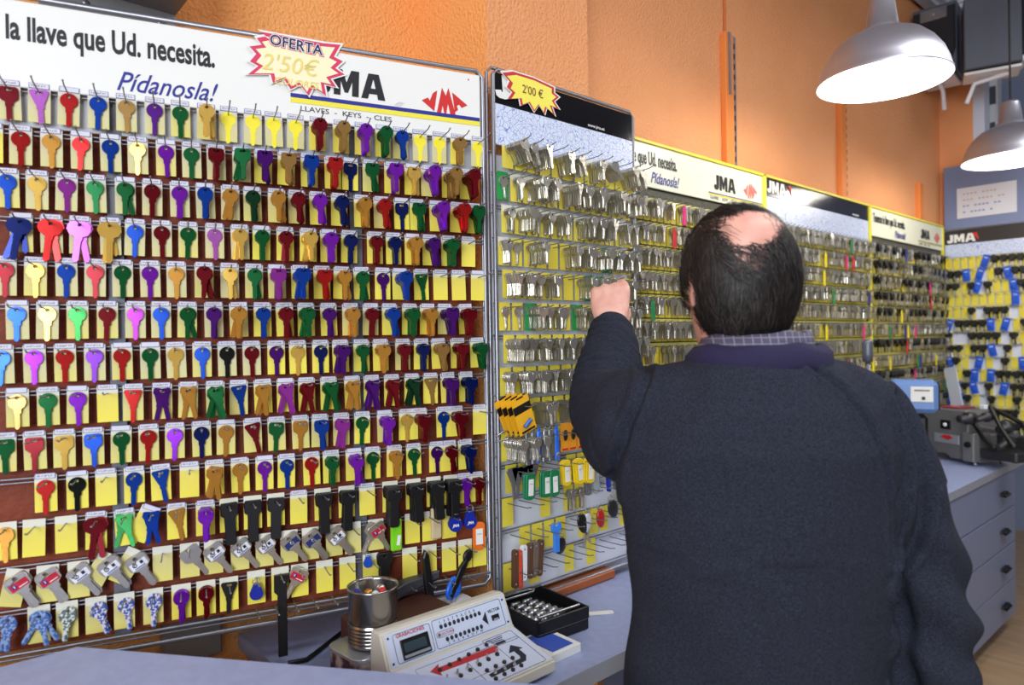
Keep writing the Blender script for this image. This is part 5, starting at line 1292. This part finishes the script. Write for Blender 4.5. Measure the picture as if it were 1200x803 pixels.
def fold(co, no_):
    a, b_, h = co.x+PA, co.y+PB, co.z-CAMH
    d = 0.0
    n3 = noise.noise(Vector((a*9, b_*9, h*5))); d += .0045*n3
    # raglan seams on the back
    if b_ < 1.0:
        for i, S_ in enumerate(SEAMS):
            m, sg = min((dseg((a, h), S_[k], S_[k+1]) for k in range(len(S_)-1)), key=lambda q: q[0])
            if m < .02: d += (-.0075*math.exp(-(m/.0040)**2) + .0042*math.exp(-((m-.009)/.004)**2)) if i < 2 else (-.010*math.exp(-(m/.007)**2)+.006*math.exp(-((m-.015)/.008)**2))
    # folds across the raised sleeve
    E0, W0 = Vector((.150, 1.10, -.115)), Vector((.188, 1.345, .045)); ax_ = (W0-E0); ln = ax_.length; t = (Vector((a, b_, h))-E0).dot(ax_)/ln/ln
    if a < .27 and b_ > 1.0:
        ph = t*9.5 + 1.1*noise.noise(Vector((a*14, b_*6, h*14))) + (a-.15)*10
        d += .0065*(abs(math.sin(ph*math.pi/1.0+1.5*noise.noise(Vector((a*30, b_*10, h*30)))))**.7-.5)*max(0, min(1, (t+.25)*3))
    elif a < .26 and h > -.30 and b_ < 1.05:
        ph = (a*22 - h*16) + 1.2*noise.noise(Vector((a*10, b_*10, h*10))); d += .0035*math.sin(ph*2)
    # folds at the hanging elbow and armpit
    if a > .48 and h < -.20:
        wgt = math.exp(-((h+.37)/.09)**2); ph = h*75 + (a-.5)*55 + 2.0*noise.noise(Vector((a*9, b_*9, h*9))); d += .0085*wgt*math.sin(ph)
        d += .0045*math.sin((a-.5)*110 + 3*noise.noise(Vector((a*6, b_*6, h*4))))*math.exp(-((h+.25)/.1)**2)
    if b_ < .97 and h < -.20: d -= .013*math.exp(-((a-.508)/.009)**2)*min(1, (-.20-h)*8)
    if h < -.28 and a < .48:
        d += .009*noise.noise(Vector((a*12+h*6, b_*5, h*5+2)))+.0035*math.sin((a*30+h*18)+2*noise.noise(Vector((a*4, 1, h*4))))*min(1, (-.28-h)*6)*(1 if a < .30 else .3)
    return co + no_*d
jk = remeshed(fz, .0037, 5, fold, 'fleece_jacket', [fleece], man)
# collar: a folded band round the neck
def band(name, c, rx, ry, z0, z1, m, th=.008, tiltf=0.0, top=.9, waist=None, n=56, droop=0.0):
    b = MB(); V = []; F = []
    prof = [(1.0, z0), (1.02, z0+(z1-z0)*.35), (1.01, z0+(z1-z0)*.7), (top, z1), (top-.05, z1-.001), (top-.10, z1-.006), (.90, z0+(z1-z0)*.5), (.88, z0)]
    for k in range(n):
        t = 2*math.pi*k/n
        for s_, z in prof:
            wob = .0015*math.sin(5*t+2)+.001*math.sin(9*t)
            V.append(L(c[0]+rx*s_*math.cos(t), c[1]+ry*s_*math.sin(t), z+wob+tiltf*math.cos(t)+droop*(math.sin(t) > 0)*math.sin(t)))
    m_ = len(prof)
    for k in range(n):
        k2 = (k+1) % n
        for i in range(m_): F.append((k*m_+i, k2*m_+i, k2*m_+(i+1) % m_, k*m_+(i+1) % m_))
    b.add(V, F, 0, True); o = b.build(name, m, man); return o
band('jacket_collar', (.343, .955), .098, .086, -.052, -.012, mat('navy_collar', (30, 26, 62), .9, bump=(420, .7, .0015)), top=.90, droop=-.02)
chk = bpy.data.materials.new('checked_shirt'); chk.use_nodes = True; nt = chk.node_tree; bs = nt.nodes['Principled BSDF']; bs.inputs['Roughness'].default_value = .8
tc = nt.nodes.new('ShaderNodeTexCoord'); sp_ = nt.nodes.new('ShaderNodeSeparateXYZ'); nt.links.new(tc.outputs['Object'], sp_.inputs[0])
def lines(sock, sc_, width):
    m1 = nt.nodes.new('ShaderNodeMath'); m1.operation = 'MULTIPLY'; m1.inputs[1].default_value = sc_; nt.links.new(sock, m1.inputs[0])
    m2 = nt.nodes.new('ShaderNodeMath'); m2.operation = 'FRACT'; nt.links.new(m1.outputs[0], m2.inputs[0])
    m3 = nt.nodes.new('ShaderNodeMath'); m3.operation = 'LESS_THAN'; m3.inputs[1].default_value = width; nt.links.new(m2.outputs[0], m3.inputs[0]); return m3.outputs[0]
ad = nt.nodes.new('ShaderNodeMath'); ad.operation = 'MAXIMUM'; nt.links.new(lines(sp_.outputs['X'], 95, .12), ad.inputs[0]); nt.links.new(lines(sp_.outputs['Z'], 120, .14), ad.inputs[1])
mx = nt.nodes.new('ShaderNodeMix'); mx.data_type = 'RGBA'; nt.links.new(ad.outputs[0], mx.inputs['Factor']); mx.inputs['A'].default_value = (lin(76), lin(72), lin(92), 1); mx.inputs['B'].default_value = (lin(128), lin(126), lin(146), 1)
nt.links.new(mx.outputs['Result'], bs.inputs['Base Color'])
band('shirt_collar', (.340, .958), .078, .072, -.040, .003, chk, top=.94, tiltf=.003, droop=-.02)
# trousers and shoes
tr = MB(); ringset([(-.62, (.335, .160, .955, .115)), (-.70, (.335, .165, .955, .12)), (-.76, (.335, .160, .955, .11))], tr)
for s in (-1, 1): limb(tr, [L(.335+s*.08, .955, -.74), L(.335+s*.088, .965, -.95), L(.335+s*.09, .955, -1.20)], [.088, .070, .056])
remeshed(tr, .008, 4, None, 'trousers', [mat('dark_trousers', (36, 38, 48), .8)], man)
for s in (-1, 1):
    sh = MB(); limb(sh, [L(.335+s*.09, .935, -1.225), L(.335+s*.092, 1.0, -1.232), L(.335+s*.096, 1.065, -1.242)], [.043, .040, .030], 20)
    sh.box(L(.335+s*.093, 1.0, -1.262), (.085, .21, .014), ch=.004)
    sh.build('shoe', mat('dark_shoe', (34, 28, 26), .5), man)
# eyes
for s in (-1, 1):
    b = MB(); b.ball(Hm @ Vector((s*.028, .078, .0)), .0105, 0, 14, 9); b.ball(Hm @ Vector((s*.028, .0865, .0)), .0045, 1, 10, 7); b.build('eye', [whitepl, darkm], man)
    b = MB(); b.ball(Hm @ Vector((s*.028, .0835, .021)), (.015, .004, .0035), 0, 12, 6, Hm.to_3x3().to_4x4()); b.build('eyebrow', gloss_black_hair, man)
# --- hair: sides and back thick, the crown nearly bald
rh = random.Random(21)
BALD = Vector((-.32, -.83, .43)).normalized(); BR = Vector((.93, -.37, 0)).normalized()
def surf(dirv, k=1.0):
    """point on the scalp in head space for a unit direction"""
    x, y, z = dirv
    rx, ry, rz = .0755, .093, (.104 if z > 0 else .112)
    s = 1/math.sqrt((x/rx)**2 + (y/ry)**2 + (z/rz)**2)
    return Vector((x, y, z))*s*k
def cover(d):
    """0 bare .. 1 full hair"""
    v_ = d-BALD; hx = v_.dot(BR); az = math.sqrt((1.12*hx)**2 + .85*max(0, v_.length_squared-hx*hx)); az += .10*noise.noise(d*5)+.05*noise.noise(d*16); c = min(1, max(0, (az-.28)/.28))
    if d.y > .1 and d.z > .25: c *= .8
    if d.y > .35 and d.z < .55: return 0            # face
    if d.z < -.80: return 0
    if d.y > -.05 and d.z < -.30: return 0
    if abs(d.y+.02) < .22 and -.45 < d.z < .10 and abs(d.x) > .8: c *= 0 if d.z < .02 else .5    # ears
    return c
b = MB(); V = []; F = []; nu, nv = 90, 60; idx = {}
for j in range(nv+1):
    el = -math.pi/2*.85 + (math.pi/2*.85+math.pi/2)*j/nv
    for i in range(nu):
        azm = 2*math.pi*i/nu; d = Vector((math.cos(el)*math.cos(azm), math.cos(el)*math.sin(azm), math.sin(el)))
        c = cover(d)
        idx[(i, j)] = len(V); V.append(Hm @ (surf(d, 1.0) + d*(.0080*c*(1+.3*noise.noise(d*9)) - .003*(1-c))))
for j in range(nv):
    for i in range(nu):
        q = [idx[(i, j)], idx[((i+1) % nu, j)], idx[((i+1) % nu, j+1)], idx[(i, j+1)]]
        el = -math.pi/2*.85 + (math.pi/2*.85+math.pi/2)*(j+.5)/nv; azm = 2*math.pi*(i+.5)/nu
        if cover(Vector((math.cos(el)*math.cos(azm), math.cos(el)*math.sin(azm), math.sin(el)))) > .62: F.append(tuple(q))
b.add(V, F, 0, True)
def strand(mb, d0, length, fall, lift, wdt=.00050, mi=0):
    d = d0.copy(); P = []; n = 6
    for k in range(n):
        P.append(surf(d, 1.015) + d*(.0015 + lift*(.35+.65*math.sin(math.pi*min(1, .25+k/n*.9)))))
        tng = fall - d*fall.dot(d); 
        if tng.length < 1e-4: break
        d = (d + tng.normalized()*length/n/.09).normalized()
    if len(P) < 3: return
    V = []; F = []
    for k, p in enumerate(P):
        t = (P[min(k+1, len(P)-1)]-P[max(k-1, 0)]); sdv = t.cross(p).normalized()*wdt*(1-.75*k/len(P))
        V += [Hm @ (p-sdv), Hm @ (p+sdv)]
    for k in range(len(P)-1): F.append((2*k, 2*k+1, 2*k+3, 2*k+2))
    mb.add(V, F, mi, True)
n = 0
while n < 16500:
    d = Vector((rh.gauss(0, 1), rh.gauss(0, 1), rh.gauss(0, 1))).normalized(); c = cover(d)
    if rh.random() > c*.97+.24*(d.z > .1 and d.y < .5): continue
    n += 1
    fall = Vector((d.x*.6+rh.gauss(0, .18), -.35+rh.gauss(0, .12), -1.0))
    if d.z > .6 or c < .9: fall = Vector((rh.gauss(.5, .4), rh.gauss(-.5, .25), -.6))
    strand(b, d, rh.uniform(.03, .055)*(.6 if c < .9 else 1), fall, (rh.uniform(.004, .0115) if rh.random() < .97 else rh.uniform(.012, .019))*(c*.75+.25), mi=0 if rh.random() < .82 else 1, wdt=.0005 if c > .5 else .00062)
b.build('hair', [gloss_black_hair, mat('grey_brown_hair', (56, 48, 45), .55)], man)

# ------------------------------------------------------------------ lettering becomes mesh
dg = bpy.context.evaluated_depsgraph_get()
for o in [o for o in bpy.data.objects if o.type == 'FONT']:
    me = bpy.data.meshes.new_from_object(o.evaluated_get(dg)); nm = o.name
    n_o = bpy.data.objects.new('lettering', me); COL.objects.link(n_o); n_o.parent = o.parent; n_o.matrix_local = o.matrix_local.copy()
    bpy.data.objects.remove(o)
